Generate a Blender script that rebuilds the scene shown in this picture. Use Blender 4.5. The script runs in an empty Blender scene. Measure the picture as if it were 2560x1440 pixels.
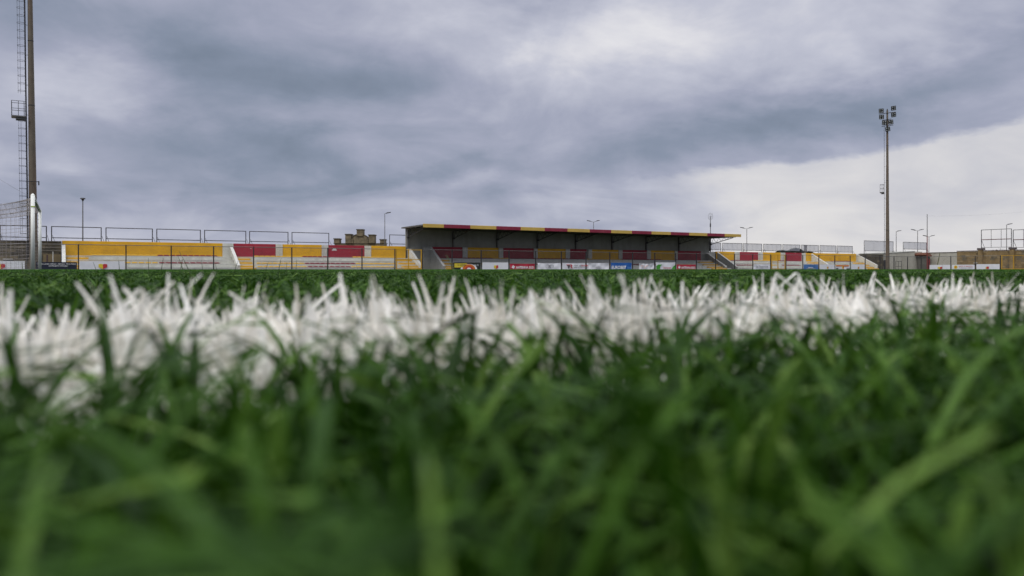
import bpy, math, random
import numpy as np
from mathutils import Vector

random.seed(7)
SC = bpy.context.scene
COL = SC.collection
PI = math.pi

# ------------------------------------------------------------------ camera, sky, sun, exposure
CAMZ = 0.044
cam_d = bpy.data.cameras.new('camera')
cam = bpy.data.objects.new('camera', cam_d)
COL.objects.link(cam)
cam.location = (0, 0, CAMZ)
cam.rotation_euler = (PI / 2, 0, 0)
FPX = 1900.0
cam_d.sensor_width = 36
cam_d.lens = FPX / 2560 * 36
cam_d.shift_y = -47 / 2560
cam_d.clip_start = 0.002
cam_d.clip_end = 6000
cam_d.dof.use_dof = True
cam_d.dof.focus_distance = 3.5
cam_d.dof.aperture_fstop = cam_d.lens / 1.85
SC.camera = cam

SC.view_settings.view_transform = 'Standard'
SC.view_settings.look = 'None'
SC.view_settings.gamma = 1
SC.view_settings.exposure = 0.0
SC.view_settings.use_curve_mapping = False
SC.cycles.use_denoising = True
SC.cycles.max_bounces = 8
SC.cycles.transparent_max_bounces = 16
SC.cycles.caustics_reflective = False
SC.cycles.caustics_refractive = False

SUN_EL, SUN_AZ = 50, -150         # the sun is veiled, high up behind the camera to the left
SUN_DIR = Vector((math.sin(math.radians(SUN_AZ)) * math.cos(math.radians(SUN_EL)),
                  math.cos(math.radians(SUN_AZ)) * math.cos(math.radians(SUN_EL)),
                  math.sin(math.radians(SUN_EL))))


def build_world():
    w = bpy.data.worlds.new('World')
    SC.world = w
    w.use_nodes = True
    nt = w.node_tree
    nt.nodes.clear()
    L = nt.links.new

    def N(t, **k):
        n = nt.nodes.new(t)
        for a, b in k.items():
            setattr(n, a, b)
        return n

    def M(op, *a, clamp=False):
        n = N('ShaderNodeMath', operation=op, use_clamp=clamp)
        for i, v in enumerate(a):
            if isinstance(v, (int, float)):
                n.inputs[i].default_value = v
            else:
                L(v, n.inputs[i])
        return n.outputs[0]

    tc = N('ShaderNodeTexCoord')
    nrm = N('ShaderNodeVectorMath', operation='NORMALIZE')
    L(tc.outputs['Generated'], nrm.inputs[0])
    sp = N('ShaderNodeSeparateXYZ')
    L(nrm.outputs[0], sp.inputs[0])
    X, Y, Z = sp.outputs
    zc = M('MAXIMUM', Z, 0.0)
    A0 = M('ARCTAN2', X, Y)
    E0 = M('ARCSINE', zc)
    # a flat deck of cloud seen in perspective
    den = M('ADD', zc, 0.26)
    cx, cy = M('DIVIDE', X, den), M('DIVIDE', Y, den)
    cb = N('ShaderNodeCombineXYZ')
    L(cx, cb.inputs[0]); L(cy, cb.inputs[1])

    def noise(vec, scale, detail=6, rough=0.55, dist=0.0, loc=(0, 0, 0), scl=(1, 1, 1)):
        mp = N('ShaderNodeMapping')
        L(vec, mp.inputs['Vector'])
        mp.inputs['Location'].default_value = loc
        mp.inputs['Scale'].default_value = scl
        n = N('ShaderNodeTexNoise')
        L(mp.outputs[0], n.inputs['Vector'])
        n.inputs['Scale'].default_value = scale
        n.inputs['Detail'].default_value = detail
        n.inputs['Roughness'].default_value = rough
        n.inputs['Distortion'].default_value = dist
        return n.outputs['Fac']

    dirv = nrm.outputs[0]
    w1 = noise(dirv, 5.0, 5, 0.6, loc=(3, 1, 7), scl=(1, 1, 2.2))
    w2 = noise(dirv, 5.0, 5, 0.6, loc=(9, 4, 2), scl=(1, 1, 2.2))
    A = M('ADD', A0, M('MULTIPLY', M('SUBTRACT', w1, 0.5), 0.20))
    E = M('ADD', E0, M('MULTIPLY', M('SUBTRACT', w2, 0.5), 0.11))

    def ang(px, py):
        a = math.atan((px - 1280) / FPX)
        return a, math.atan((673 - py) * math.cos(a) / FPX)

    def blob(px, py, sx, sy, amp, rot=0.0):
        a, e = ang(px, py)
        sx, sy = sx / FPX, sy / FPX
        c, s = math.cos(math.radians(rot)), math.sin(math.radians(rot))
        da, de = M('SUBTRACT', A, a), M('SUBTRACT', E, e)
        u = M('DIVIDE', M('ADD', M('MULTIPLY', da, c), M('MULTIPLY', de, s)), sx)
        v = M('DIVIDE', M('SUBTRACT', M('MULTIPLY', de, c), M('MULTIPLY', da, s)), sy)
        r2 = M('ADD', M('MULTIPLY', u, u), M('MULTIPLY', v, v))
        return M('MULTIPLY', M('EXPONENT', M('MULTIPLY', r2, -1.0)), amp)

    n1 = noise(cb.outputs[0], 2.1, 8, 0.50, 0.7, loc=(1.3, 5.2, 0), scl=(0.85, 1.0, 1))
    n2 = noise(dirv, 4.2, 6, 0.5, 0.3, loc=(7.3, 2.2, 4), scl=(1, 1, 1.4))
    n3 = noise(dirv, 9, 7, 0.55, 0.5, loc=(2, 2, 2), scl=(1, 1, 1.7))
    val = M('ADD', 0.48, M('MULTIPLY', M('SUBTRACT', n1, 0.5), 0.85))
    val = M('ADD', val, M('MULTIPLY', M('SUBTRACT', n2, 0.5), 0.6))
    val = M('ADD', val, M('MULTIPLY', M('SUBTRACT', n3, 0.5), 0.42))
    for b in BLOBS:
        val = M('ADD', val, blob(*b))
    # the clear strip under the edge of the deck, low on the right
    ax, ex = ang(1800, 430)
    bx, eb = ang(2560, 300)
    slope = (eb - ex) / (bx - ax)
    edge = M('SUBTRACT', M('ADD', ex, M('MULTIPLY', M('SUBTRACT', A, ax), slope)), M('ADD', M('MULTIPLY', E, 0.55), M('MULTIPLY', E0, 0.45)))
    edge = M('ADD', edge, M('MULTIPLY', M('SUBTRACT', n3, 0.5), 0.035))
    mr = N('ShaderNodeMapRange', interpolation_type='SMOOTHSTEP')
    L(edge, mr.inputs['Value'])
    mr.inputs['From Min'].default_value = -0.003
    mr.inputs['From Max'].default_value = 0.011
    mr2 = N('ShaderNodeMapRange', interpolation_type='SMOOTHSTEP')
    L(A, mr2.inputs['Value'])
    mr2.inputs['From Min'].default_value = 0.18
    mr2.inputs['From Max'].default_value = 0.31
    mr3 = N('ShaderNodeMapRange', interpolation_type='SMOOTHSTEP')
    L(A0, mr3.inputs['Value'])
    mr3.inputs['From Min'].default_value = 1.3
    mr3.inputs['From Max'].default_value = 0.9
    strip = M('MULTIPLY', M('MULTIPLY', mr.outputs[0], mr2.outputs[0]), mr3.outputs[0])
    val = M('ADD', M('MULTIPLY', val, M('SUBTRACT', 1.0, M('MULTIPLY', strip, 0.56))), M('MULTIPLY', strip, 0.575))
    # pale air along the horizon
    hz = M('EXPONENT', M('MULTIPLY', E0, -17.0))
    val = M('ADD', val, M('MULTIPLY', hz, 0.20))
    ramp = N('ShaderNodeValToRGB')
    L(M('MULTIPLY', val, 1.0, clamp=True), ramp.inputs[0])
    cr = ramp.color_ramp
    stops = [(0.0, (.172, .215, .285)), (0.25, (.250, .292, .385)), (0.5, (.372, .395, .505)),
             (0.75, (.55, .565, .66)), (0.9, (.71, .71, .765)), (1.0, (.80, .795, .825))]
    cr.elements[0].position, cr.elements[0].color = stops[0][0], (*stops[0][1], 1)
    cr.elements[1].position, cr.elements[1].color = stops[-1][0], (*stops[-1][1], 1)
    for p, c in stops[1:-1]:
        e = cr.elements.new(p)
        e.color = (*c, 1)
    # an overcast sky grows brighter towards the zenith
    zen = N('ShaderNodeMapRange', interpolation_type='SMOOTHSTEP')
    L(Z, zen.inputs['Value'])
    zen.inputs['From Min'].default_value = 0.36
    zen.inputs['From Max'].default_value = 1.0
    zen.inputs['To Min'].default_value = 1.0
    zen.inputs['To Max'].default_value = ZENITH
    bg = N('ShaderNodeBackground')
    warm = N('ShaderNodeMix', data_type='RGBA', blend_type='MULTIPLY')
    L(strip, warm.inputs[0])
    L(ramp.outputs[0], warm.inputs[6])
    warm.inputs[7].default_value = (1.03, 1.01, .95, 1)
    neu = N('ShaderNodeMix', data_type='RGBA')
    zf_ = N('ShaderNodeMapRange')
    L(Z, zf_.inputs['Value'])
    zf_.inputs['From Min'].default_value = 0.36
    zf_.inputs['From Max'].default_value = 0.8
    zf_.inputs['To Max'].default_value = 0.85
    bw = N('ShaderNodeRGBToBW')
    L(warm.outputs[2], bw.inputs[0])
    L(zf_.outputs[0], neu.inputs[0]); L(warm.outputs[2], neu.inputs[6]); L(bw.outputs[0], neu.inputs[7])
    L(neu.outputs[2], bg.inputs['Color'])
    L(zen.outputs[0], bg.inputs['Strength'])
    sky = N('ShaderNodeTexSky', sky_type='NISHITA')
    sky.sun_disc = False
    sky.sun_elevation = math.radians(SUN_EL)
    sky.sun_rotation = math.radians(SUN_AZ)
    bs = N('ShaderNodeBackground')
    L(sky.outputs[0], bs.inputs['Color'])
    bs.inputs['Strength'].default_value = 0.06
    mix = N('ShaderNodeMixShader')
    mix.inputs[0].default_value = 0.96
    L(bs.outputs[0], mix.inputs[1]); L(bg.outputs[0], mix.inputs[2])
    out = N('ShaderNodeOutputWorld')
    L(mix.outputs[0], out.inputs[0])


# px, py, half width, half height, strength, tilt
BLOBS = [
    (1560, 60, 250, 120, .34, 10), (1950, 60, 420, 130, .30, 8), (1330, 150, 130, 60, .12, 0),
    (2300, 110, 300, 60, .06, 8),
    (230, 240, 170, 70, .22, 20), (760, 290, 130, 40, .14, -15),
    (300, 90, 330, 60, -.20, 0), (960, 195, 240, 55, -.22, 3),
    (620, 380, 320, 80, -.30, 0), (1060, 440, 280, 24, -.20, 8), (450, 480, 350, 40, -.16, 0), (110, 330, 200, 60, -.10, 0), (1180, 300, 160, 70, -.08, 0),
    (1750, 340, 330, 60, -.22, 12), (2200, 240, 420, 50, -.26, 13),
    (1400, 520, 250, 60, .05, 0), (820, 560, 170, 25, .12, 0), (1650, 470, 60, 16, .10, 0),
    (1250, 90, 300, 90, .06, 0),
]
ZENITH = 4.8
build_world()

sd = bpy.data.lights.new('sun', 'SUN')
sd.energy = 1.5
sd.angle = math.radians(25)
sd.color = (1, .97, .92)
so = bpy.data.objects.new('sun', sd)
COL.objects.link(so)
so.rotation_euler = SUN_DIR.to_track_quat('Z', 'Y').to_euler()


# ------------------------------------------------------------------ helpers
class MB:
    """collects shapes, linked as ONE mesh object by build()"""

    def __init__(s):
        s.v, s.f = [], []

    def add(s, vs, fs):
        n = len(s.v)
        s.v += [tuple(p) for p in vs]
        s.f += [tuple(i + n for i in f) for f in fs]
        return s

    def box(s, x0, x1, y0, y1, z0, z1):
        if x0 > x1: x0, x1 = x1, x0
        if y0 > y1: y0, y1 = y1, y0
        return s.add([(x0, y0, z0), (x1, y0, z0), (x1, y1, z0), (x0, y1, z0), (x0, y0, z1), (x1, y0, z1), (x1, y1, z1), (x0, y1, z1)],
                     [(0, 3, 2, 1), (4, 5, 6, 7), (0, 1, 5, 4), (1, 2, 6, 5), (2, 3, 7, 6), (3, 0, 4, 7)])

    def prism(s, pts, axis, a0, a1):
        """polygon pts extruded along an axis; pts are the two other coordinates in order"""
        def P(p, a):
            return {'x': (a, p[0], p[1]), 'y': (p[0], a, p[1]), 'z': (p[0], p[1], a)}[axis]
        n = len(pts)
        vs = [P(p, a0) for p in pts] + [P(p, a1) for p in pts]
        fs = [tuple(range(n)), tuple(range(2 * n - 1, n - 1, -1))]
        fs += [(i, i + n, (i + 1) % n + n, (i + 1) % n) for i in range(n)]
        return s.add(vs, fs)

    def tube(s, p0, p1, r0, r1=None, n=8, caps=True):
        r1 = r0 if r1 is None else r1
        a, b = Vector(p0), Vector(p1)
        d = (b - a).normalized()
        u = d.cross(Vector((0, 0, 1)) if abs(d.z) < .9 else Vector((1, 0, 0))).normalized()
        w = d.cross(u)
        vs = []
        for c, r in ((a, r0), (b, r1)):
            for i in range(n):
                t = 2 * PI * (i + .5) / n
                vs.append(c + u * (r * math.cos(t)) + w * (r * math.sin(t)))
        fs = [(i, (i + 1) % n, (i + 1) % n + n, i + n) for i in range(n)]
        if caps:
            fs += [tuple(range(n - 1, -1, -1)), tuple(range(n, 2 * n))]
        return s.add(vs, fs)

    def path(s, pts, r, n=5):
        for a, b in zip(pts, pts[1:]):
            s.tube(a, b, r, n=n, caps=False)
        return s

    def disc(s, c, r, axis, n=14, th=.01):
        p0, p1 = list(c), list(c)
        i = 'xyz'.index(axis)
        p0[i] -= th; p1[i] += th
        return s.tube(p0, p1, r, n=n)

    def mesh(s, name, mat):
        m = bpy.data.meshes.new(name)
        m.from_pydata(s.v, [], s.f)
        if mat: m.materials.append(mat)
        import bmesh
        b = bmesh.new(); b.from_mesh(m)
        bmesh.ops.recalc_face_normals(b, faces=b.faces)
        b.to_mesh(m); b.free()
        return m

    def build(s, name, mat, parent=None, smooth=False):
        return link(name, s.mesh(name, mat), parent, smooth)


def link(name, me, parent=None, smooth=False):
    o = bpy.data.objects.new(name, me)
    COL.objects.link(o)
    if parent: o.parent = parent
    if smooth:
        me.polygons.foreach_set('use_smooth', [True] * len(me.polygons))
    return o


def bevel(o, w, seg=1):
    m = o.modifiers.new('bevel', 'BEVEL')
    m.width = w; m.segments = seg; m.limit_method = 'ANGLE'
    return o


def thing(name, label, cat, loc=(0, 0, 0), rz=0, group=None):
    o = bpy.data.objects.new(name, None)
    COL.objects.link(o)
    o.empty_display_size = .3
    o.location = loc
    o.rotation_euler = (0, 0, rz)
    o['label'] = label; o['category'] = cat
    if group: o['group'] = group
    return o


def tag(o, label, cat, group=None, kind=None):
    o['label'] = label; o['category'] = cat
    if group: o['group'] = group
    if kind: o['kind'] = kind
    return o


MATS = {}


def mat(name, col, rough=.75, var=.15, scale=3.0, metal=0.0, bump=0.0, stain=None, stain_scale=.8, stain_amt=.4, spec=.35, streak=False):
    """procedural paint / stone: base colour, cloudy variation, optional stains and streaks"""
    if name in MATS: return MATS[name]
    m = bpy.data.materials.new(name)
    m.use_nodes = True
    nt = m.node_tree
    L = nt.links.new
    bs = nt.nodes['Principled BSDF']
    tc = nt.nodes.new('ShaderNodeTexCoord')
    geo = nt.nodes.new('ShaderNodeNewGeometry')
    nz = nt.nodes.new('ShaderNodeTexNoise')
    nz.inputs['Scale'].default_value = scale
    nz.inputs['Detail'].default_value = 6
    nz.inputs['Roughness'].default_value = .6
    L(geo.outputs['Position'], nz.inputs['Vector'])
    rp = nt.nodes.new('ShaderNodeValToRGB')
    rp.color_ramp.elements[0].position = .3
    rp.color_ramp.elements[1].position = .7
    rp.color_ramp.elements[0].color = (*[max(0, c * (1 - var)) for c in col], 1)
    rp.color_ramp.elements[1].color = (*[min(1, c * (1 + var)) for c in col], 1)
    L(nz.outputs['Fac'], rp.inputs[0])
    last = rp.outputs[0]
    if stain:
        mp = nt.nodes.new('ShaderNodeMapping')
        L(geo.outputs['Position'], mp.inputs['Vector'])
        mp.inputs['Scale'].default_value = (1, 1, .18) if streak else (1, 1, 1)
        n2 = nt.nodes.new('ShaderNodeTexNoise')
        n2.inputs['Scale'].default_value = stain_scale
        n2.inputs['Detail'].default_value = 8
        n2.inputs['Roughness'].default_value = .65
        L(mp.outputs[0], n2.inputs['Vector'])
        r2 = nt.nodes.new('ShaderNodeValToRGB')
        r2.color_ramp.elements[0].position = .46
        r2.color_ramp.elements[1].position = .68
        r2.color_ramp.elements[0].color = (0, 0, 0, 1)
        r2.color_ramp.elements[1].color = (stain_amt,) * 3 + (1,)
        L(n2.outputs['Fac'], r2.inputs[0])
        mx = nt.nodes.new('ShaderNodeMix')
        mx.data_type = 'RGBA'
        L(r2.outputs[0], mx.inputs[0])
        L(last, mx.inputs[6])
        mx.inputs[7].default_value = (*stain, 1)
        last = mx.outputs[2]
    L(last, bs.inputs['Base Color'])
    bs.inputs['Roughness'].default_value = rough
    bs.inputs['Metallic'].default_value = metal
    bs.inputs['Specular IOR Level'].default_value = spec
    if bump:
        bp = nt.nodes.new('ShaderNodeBump')
        bp.inputs['Strength'].default_value = bump
        bp.inputs['Distance'].default_value = .02
        n3 = nt.nodes.new('ShaderNodeTexNoise')
        n3.inputs['Scale'].default_value = scale * 6
        n3.inputs['Detail'].default_value = 6
        L(geo.outputs['Position'], n3.inputs['Vector'])
        L(n3.outputs['Fac'], bp.inputs['Height'])
        L(bp.outputs[0], bs.inputs['Normal'])
    MATS[name] = m
    return m


YEL = mat('yellow_paint', (.68, .37, .014), .6, .10, 1.2, stain=(.48, .26, .02), stain_scale=.9, stain_amt=.5, bump=.15)
RED = mat('claret_paint', (.32, .022, .04), .6, .12, 1.2, stain=(.15, .02, .03), stain_scale=.9, stain_amt=.5, bump=.15)
CONC = mat('painted_concrete', (.56, .56, .51), .85, .10, 1.5, stain=(.36, .35, .30), stain_scale=1.3, stain_amt=.6, bump=.3, streak=True)
CONC2 = mat('rough_concrete', (.36, .36, .33), .88, .12, 2, stain=(.2, .19, .16), stain_scale=1.0, stain_amt=.6, bump=.3, streak=True)
WHITEW = mat('white_render', (.58, .58, .55), .8, .06, 2, stain=(.4, .4, .36), stain_scale=1.4, stain_amt=.5, streak=True)
PALE = mat('pale_render', (.47, .45, .38), .88, .08, 1.5, stain=(.30, .28, .22), stain_scale=.6, stain_amt=.6, streak=True, bump=.2)
STONE = mat('dark_tuff_stone', (.105, .09, .062), .92, .3, 2.5, stain=(.03, .028, .022), stain_scale=1.6, stain_amt=.7, bump=.6)
STONE2 = mat('tuff_stone', (.18, .145, .09), .92, .3, 2.2, stain=(.05, .045, .035), stain_scale=1.4, stain_amt=.6, bump=.6)
OCHRE = mat('ochre_stone', (.27, .19, .09), .92, .25, 2.0, stain=(.1, .07, .035), stain_scale=.9, stain_amt=.6, bump=.6)
STEEL = mat('dark_steel', (.045, .043, .045), .5, .2, 6, metal=.3)
GREYST = mat('grey_steel', (.16, .155, .15), .5, .2, 6, metal=.4)
MAST = mat('rusty_mast_paint', (.13, .108, .08), .6, .2, 1.2, stain=(.15, .07, .045), stain_scale=1.2, stain_amt=.4, streak=True)
YST = mat('yellow_steel', (.50, .28, .02), .5, .15, 5)
WHITEP = mat('white_goal_paint', (.82, .83, .78), .65, .05, 4)
NETM = mat('net_cord', (.30, .27, .26), .8, .2, 10)
ROOFM = mat('roof_sheet_metal', (.10, .095, .085), .6, .15, 2)
ROOFU = mat('roof_underside', (.16, .15, .14), .8, .15, 2)
FYEL = mat('fascia_yellow', (.60, .40, .09), .5, .08, 2, stain=(.4, .27, .08), stain_scale=1.2, stain_amt=.4)
FRED = mat('fascia_claret', (.24, .02, .045), .5, .12, 2, stain=(.3, .06, .08), stain_scale=1.5, stain_amt=.4)
SEATY = mat('yellow_seat_plastic', (.66, .40, .03), .4, .08, 6)
SEATR = mat('claret_seat_plastic', (.22, .015, .025), .4, .1, 6)
BWHITE = mat('white_banner_vinyl', (.74, .74, .77), .5, .05, 3)
BRED = mat('red_banner_vinyl', (.42, .02, .045), .5, .08, 3)
BBLUE = mat('blue_banner_vinyl', (.02, .11, .38), .5, .08, 3)
BNAVY = mat('navy_board', (.018, .022, .04), .5, .1, 3)
BBLACK = mat('black_banner', (.02, .022, .018), .5, .1, 3)
BGREEN = mat('leaf_green_print', (.06, .30, .03), .5, .1, 3)
PWHITE = mat('white_print', (.8, .8, .8), .5, .03, 3)
PBLACK = mat('black_print', (.03, .03, .035), .5, .1, 3)
PGREY = mat('grey_print', (.22, .22, .23), .5, .1, 3)
PRED = mat('red_print', (.50, .04, .05), .5, .1, 3)
PYEL = mat('yellow_print', (.70, .55, .05), .5, .1, 3)
PORG = mat('orange_print', (.65, .16, .02), .5, .15, 3)
PBLUE = mat('pale_blue_print', (.12, .30, .60), .5, .1, 3)
LAMPH = mat('floodlight_housing', (.02, .022, .025), .4, .2, 5, metal=.2)
LENS = mat('floodlight_glass', (.42, .45, .46), .15, .05, 5)
TILE = mat('terracotta_tile', (.20, .09, .06), .9, .25, 4)
DOORR = mat('red_door_paint', (.34, .015, .03), .5, .1, 3)
GROUNDM = mat('dusty_ground', (.16, .14, .10), .95, .25, .3)
TRACKM = mat('run_off_asphalt', (.11, .11, .10), .95, .2, .8)
RUBBER = mat('rubber_infill', (.010, .020, .008), .95, .5, 60, bump=.5)

TH = math.atan(.6)
C, S = math.cos(TH), math.sin(TH)
OY = 86.06


def W(s, t, z=0.0):
    """s along the stand, t in front of its wall face, z up"""
    return (s * C + t * S, OY + s * S - t * C, z)


def s_at(px, t=0.0):
    r = (px - 1280) / FPX
    return (r * (OY - t * C) - t * S) / (C - r * S)


def z_at(py, s, t=0.0):
    return CAMZ + (673 - py) * (OY + s * S - t * C) / FPX


def at(px, py, Y):
    return ((px - 1280) / FPX * Y, Y, CAMZ + (673 - py) * Y / FPX)


# ------------------------------------------------------------------ ground
g = MB().add([(-3000, -3000, 0), (3000, -3000, 0), (3000, 3000, 0), (-3000, 3000, 0)], [(0, 1, 2, 3)]).build('ground', GROUNDM)
g['kind'] = 'structure'; g['label'] = 'dusty ground round the stadium'
apron = MB().add([W(-90, 9, .004), W(95, 9, .004), W(95, -2, .004), W(-90, -2, .004)], [(0, 1, 2, 3)]).build('pavement', TRACKM)
apron['kind'] = 'structure'; apron['label'] = 'asphalt strip between the fence and the stands'
pt = MB().add([W(-90, 100, .008), W(76, 100, .008), W(76, 5.6, .008), W(-90, 5.6, .008)], [(0, 1, 2, 3)]).build('pitch', RUBBER)
pt['kind'] = 'structure'; pt['label'] = 'dark rubber infill of the artificial football pitch'


# ------------------------------------------------------------------ turf
def turf_material(name, stops, transl=.25, rough=.5):
    m = bpy.data.materials.new(name)
    m.use_nodes = True
    nt = m.node_tree
    L = nt.links.new
    bs = nt.nodes['Principled BSDF']
    at_ = nt.nodes.new('ShaderNodeAttribute')
    at_.attribute_name = 'rnd'
    geo = nt.nodes.new('ShaderNodeNewGeometry')
    nz = nt.nodes.new('ShaderNodeTexNoise')
    nz.inputs['Scale'].default_value = 16
    nz.inputs['Detail'].default_value = 4
    L(geo.outputs['Position'], nz.inputs['Vector'])
    ad = nt.nodes.new('ShaderNodeMath'); ad.operation = 'MULTIPLY_ADD'
    L(nz.outputs['Fac'], ad.inputs[0]); ad.inputs[1].default_value = .7
    L(at_.outputs['Fac'], ad.inputs[2])
    sb = nt.nodes.new('ShaderNodeMath'); sb.operation = 'SUBTRACT'
    L(ad.outputs[0], sb.inputs[0]); sb.inputs[1].default_value = .35
    rp = nt.nodes.new('ShaderNodeValToRGB')
    cr = rp.color_ramp
    cr.elements[0].position, cr.elements[0].color = stops[0][0], (*stops[0][1], 1)
    cr.elements[1].position, cr.elements[1].color = stops[-1][0], (*stops[-1][1], 1)
    for p, c in stops[1:-1]:
        cr.elements.new(p).color = (*c, 1)
    L(sb.outputs[0], rp.inputs[0])
    L(rp.outputs[0], bs.inputs['Base Color'])
    bs.inputs['Roughness'].default_value = rough
    bs.inputs['Specular IOR Level'].default_value = .14
    tr = nt.nodes.new('ShaderNodeBsdfTranslucent')
    L(rp.outputs[0], tr.inputs['Color'])
    mx = nt.nodes.new('ShaderNodeMixShader')
    mx.inputs[0].default_value = transl
    L(bs.outputs[0], mx.inputs[1]); L(tr.outputs[0], mx.inputs[2])
    L(mx.outputs[0], nt.nodes['Material Output'].inputs['Surface'])
    return m


GREEN = turf_material('green_turf_fibre', [(0, (.006, .025, .001)), (.4, (.020, .062, .003)), (.7, (.056, .13, .012)), (1, (.15, .25, .05))])
GREENF = turf_material('green_turf_fibre_far', [(0, (.014, .055, .003)), (.4, (.038, .12, .012)), (.7, (.078, .18, .025)), (1, (.19, .31, .07))])
WHITET = turf_material('white_turf_fibre', [(0, (.60, .57, .49)), (.25, (.80, .775, .71)), (.6, (.90, .88, .83)), (1, (.93, .92, .89))], .3, .45)


def blades(name, lx, ly, dx, dy, per, hm, hs, hmax, w, seg, lean, seed, material, thatch=.3, tuft_r=.0016, tall=0.0, stiff=1.0):
    r = np.random.default_rng(seed)
    if per:
        gx = np.arange(-lx / 2 + dx / 2, lx / 2, dx)
        gy = np.arange(-ly / 2 + dy / 2, ly / 2, dy)
        X, Yg = np.meshgrid(gx, gy)
        ctr = np.stack([X.ravel(), Yg.ravel()], 1)
        ctr += r.normal(0, .12, ctr.shape) * np.array([dx, dy])
        th = r.normal(0, .07, len(ctr))                      # each tuft a little taller or shorter
        tl = r.uniform(0, 2 * PI, len(ctr)); ta = np.abs(r.normal(0, .35, len(ctr)))
        idx = np.repeat(np.arange(len(ctr)), per)
        p = ctr[idx] + r.normal(0, tuft_r, (len(idx), 2))
    n = len(p)
    H = r.normal(hm, hs, n) * (1 + th[idx])
    short = r.random(n) < thatch
    H[short] *= r.uniform(.35, .75, short.sum())
    tl_ = (r.random(n) < tall) & ~short
    H[tl_] += r.uniform(.003, .011, tl_.sum())
    H = np.clip(H, .006, hmax)
    phi = r.uniform(0, 2 * PI, n)
    l = np.clip(np.abs(r.normal(0, lean, n)), 0, 1.7)
    l[short] += r.uniform(.3, 1.0, short.sum())
    c = r.uniform(.55, 1.15, n) * stiff
    c[short] = r.uniform(1.2, 1.9, short.sum())
    psi = phi + PI / 2 + r.normal(0, .8, n)
    tw = r.normal(0, .9, n)
    ww = w * r.uniform(.65, 1.15, n)
    pk = np.where(c < 1, np.sin(c * PI / 2), 1.0)
    u = np.linspace(0, 1, seg + 1)
    ang = u[None, :] * c[:, None] * PI / 2
    hz = (l * H)[:, None] * (1 - np.cos(ang))
    lx_ = (ta[idx] * H)[:, None] * u[None, :] ** 1.5
    z = H[:, None] * np.sin(ang) / pk[:, None]
    sx = p[:, 0:1] + np.cos(phi)[:, None] * hz + np.cos(tl[idx])[:, None] * lx_
    sy = p[:, 1:2] + np.sin(phi)[:, None] * hz + np.sin(tl[idx])[:, None] * lx_
    a = psi[:, None] + tw[:, None] * u[None, :]
    hw = ww[:, None] / 2 * (1 - .45 * u[None, :] ** 7)
    k = seg + 1
    V = np.empty((n, k, 2, 3), np.float32)
    for j, sg in enumerate((-1, 1)):
        V[:, :, j, 0] = sx + sg * hw * np.cos(a)
        V[:, :, j, 1] = sy + sg * hw * np.sin(a)
        V[:, :, j, 2] = z + .004
    V[:, -1, 0, 2] -= r.uniform(0, 1, n) * ww * .8          # slanted cut
    V = V.reshape(-1, 3)
    b = (np.arange(n) * k * 2)[:, None, None] + (np.arange(seg) * 2)[None, :, None]
    F = (b + np.array([0, 1, 3, 2])[None, None, :]).reshape(-1, 4)
    me = bpy.data.meshes.new(name)
    me.vertices.add(len(V)); me.vertices.foreach_set('co', V.ravel())
    me.loops.add(F.size); me.loops.foreach_set('vertex_index', F.ravel().astype(np.int32))
    me.polygons.add(len(F))
    me.polygons.foreach_set('loop_start', (np.arange(len(F)) * 4).astype(np.int32))
    me.polygons.foreach_set('loop_total', np.full(len(F), 4, np.int32))
    me.polygons.foreach_set('use_smooth', np.ones(len(F), bool))
    atr = me.attributes.new('rnd', 'FLOAT', 'POINT')
    atr.data.foreach_set('value', np.repeat(np.clip(r.beta(1.6, 2.2, n), 0, 1), k * 2).astype(np.float32))
    me.materials.append(material)
    me.update(calc_edges=True)
    return me


def turf_object(name, tiles, pts, label):
    """tiles: meshes; pts: (x, y, rot, variant). One object whose node tree sets the tiles side by side."""
    coll = bpy.data.collections.new(name + '_tiles')
    for i, me in enumerate(tiles):
        coll.objects.link(bpy.data.objects.new('tile_%02d' % i, me))
    me = bpy.data.meshes.new(name)
    me.from_pydata([(p[0], p[1], 0) for p in pts], [], [])
    a = me.attributes.new('rotz', 'FLOAT', 'POINT'); a.data.foreach_set('value', [p[2] for p in pts])
    a = me.attributes.new('variant', 'INT', 'POINT'); a.data.foreach_set('value', [p[3] for p in pts])
    o = link(name, me)
    ng = bpy.data.node_groups.new(name, 'GeometryNodeTree')
    ng.interface.new_socket('Geometry', in_out='INPUT', socket_type='NodeSocketGeometry')
    ng.interface.new_socket('Geometry', in_out='OUTPUT', socket_type='NodeSocketGeometry')
    n = ng.nodes.new
    gi, go = n('NodeGroupInput'), n('NodeGroupOutput')
    ci = n('GeometryNodeCollectionInfo')
    ci.inputs['Collection'].default_value = coll
    ci.inputs['Separate Children'].default_value = True
    ci.inputs['Reset Children'].default_value = True
    ip = n('GeometryNodeInstanceOnPoints')
    ip.inputs['Pick Instance'].default_value = True
    na = n('GeometryNodeInputNamedAttribute'); na.data_type = 'INT'; na.inputs[0].default_value = 'variant'
    nb = n('GeometryNodeInputNamedAttribute'); nb.data_type = 'FLOAT'; nb.inputs[0].default_value = 'rotz'
    cb = n('ShaderNodeCombineXYZ')
    ng.links.new(nb.outputs['Attribute'], cb.inputs['Z'])
    ng.links.new(gi.outputs[0], ip.inputs['Points'])
    ng.links.new(ci.outputs[0], ip.inputs['Instance'])
    ng.links.new(na.outputs['Attribute'], ip.inputs['Instance Index'])
    ng.links.new(cb.outputs[0], ip.inputs['Rotation'])
    ng.links.new(ip.outputs[0], go.inputs[0])
    md = o.modifiers.new('tiles', 'NODES')
    md.node_group = ng
    o['kind'] = 'stuff'; o['label'] = label; o['category'] = 'artificial grass'
    return o


TL = math.atan(.49)                          # direction of the marked line
LB0, LB1 = .176, .288                       # near and far edge of the white line, across it
HT = .24


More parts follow.
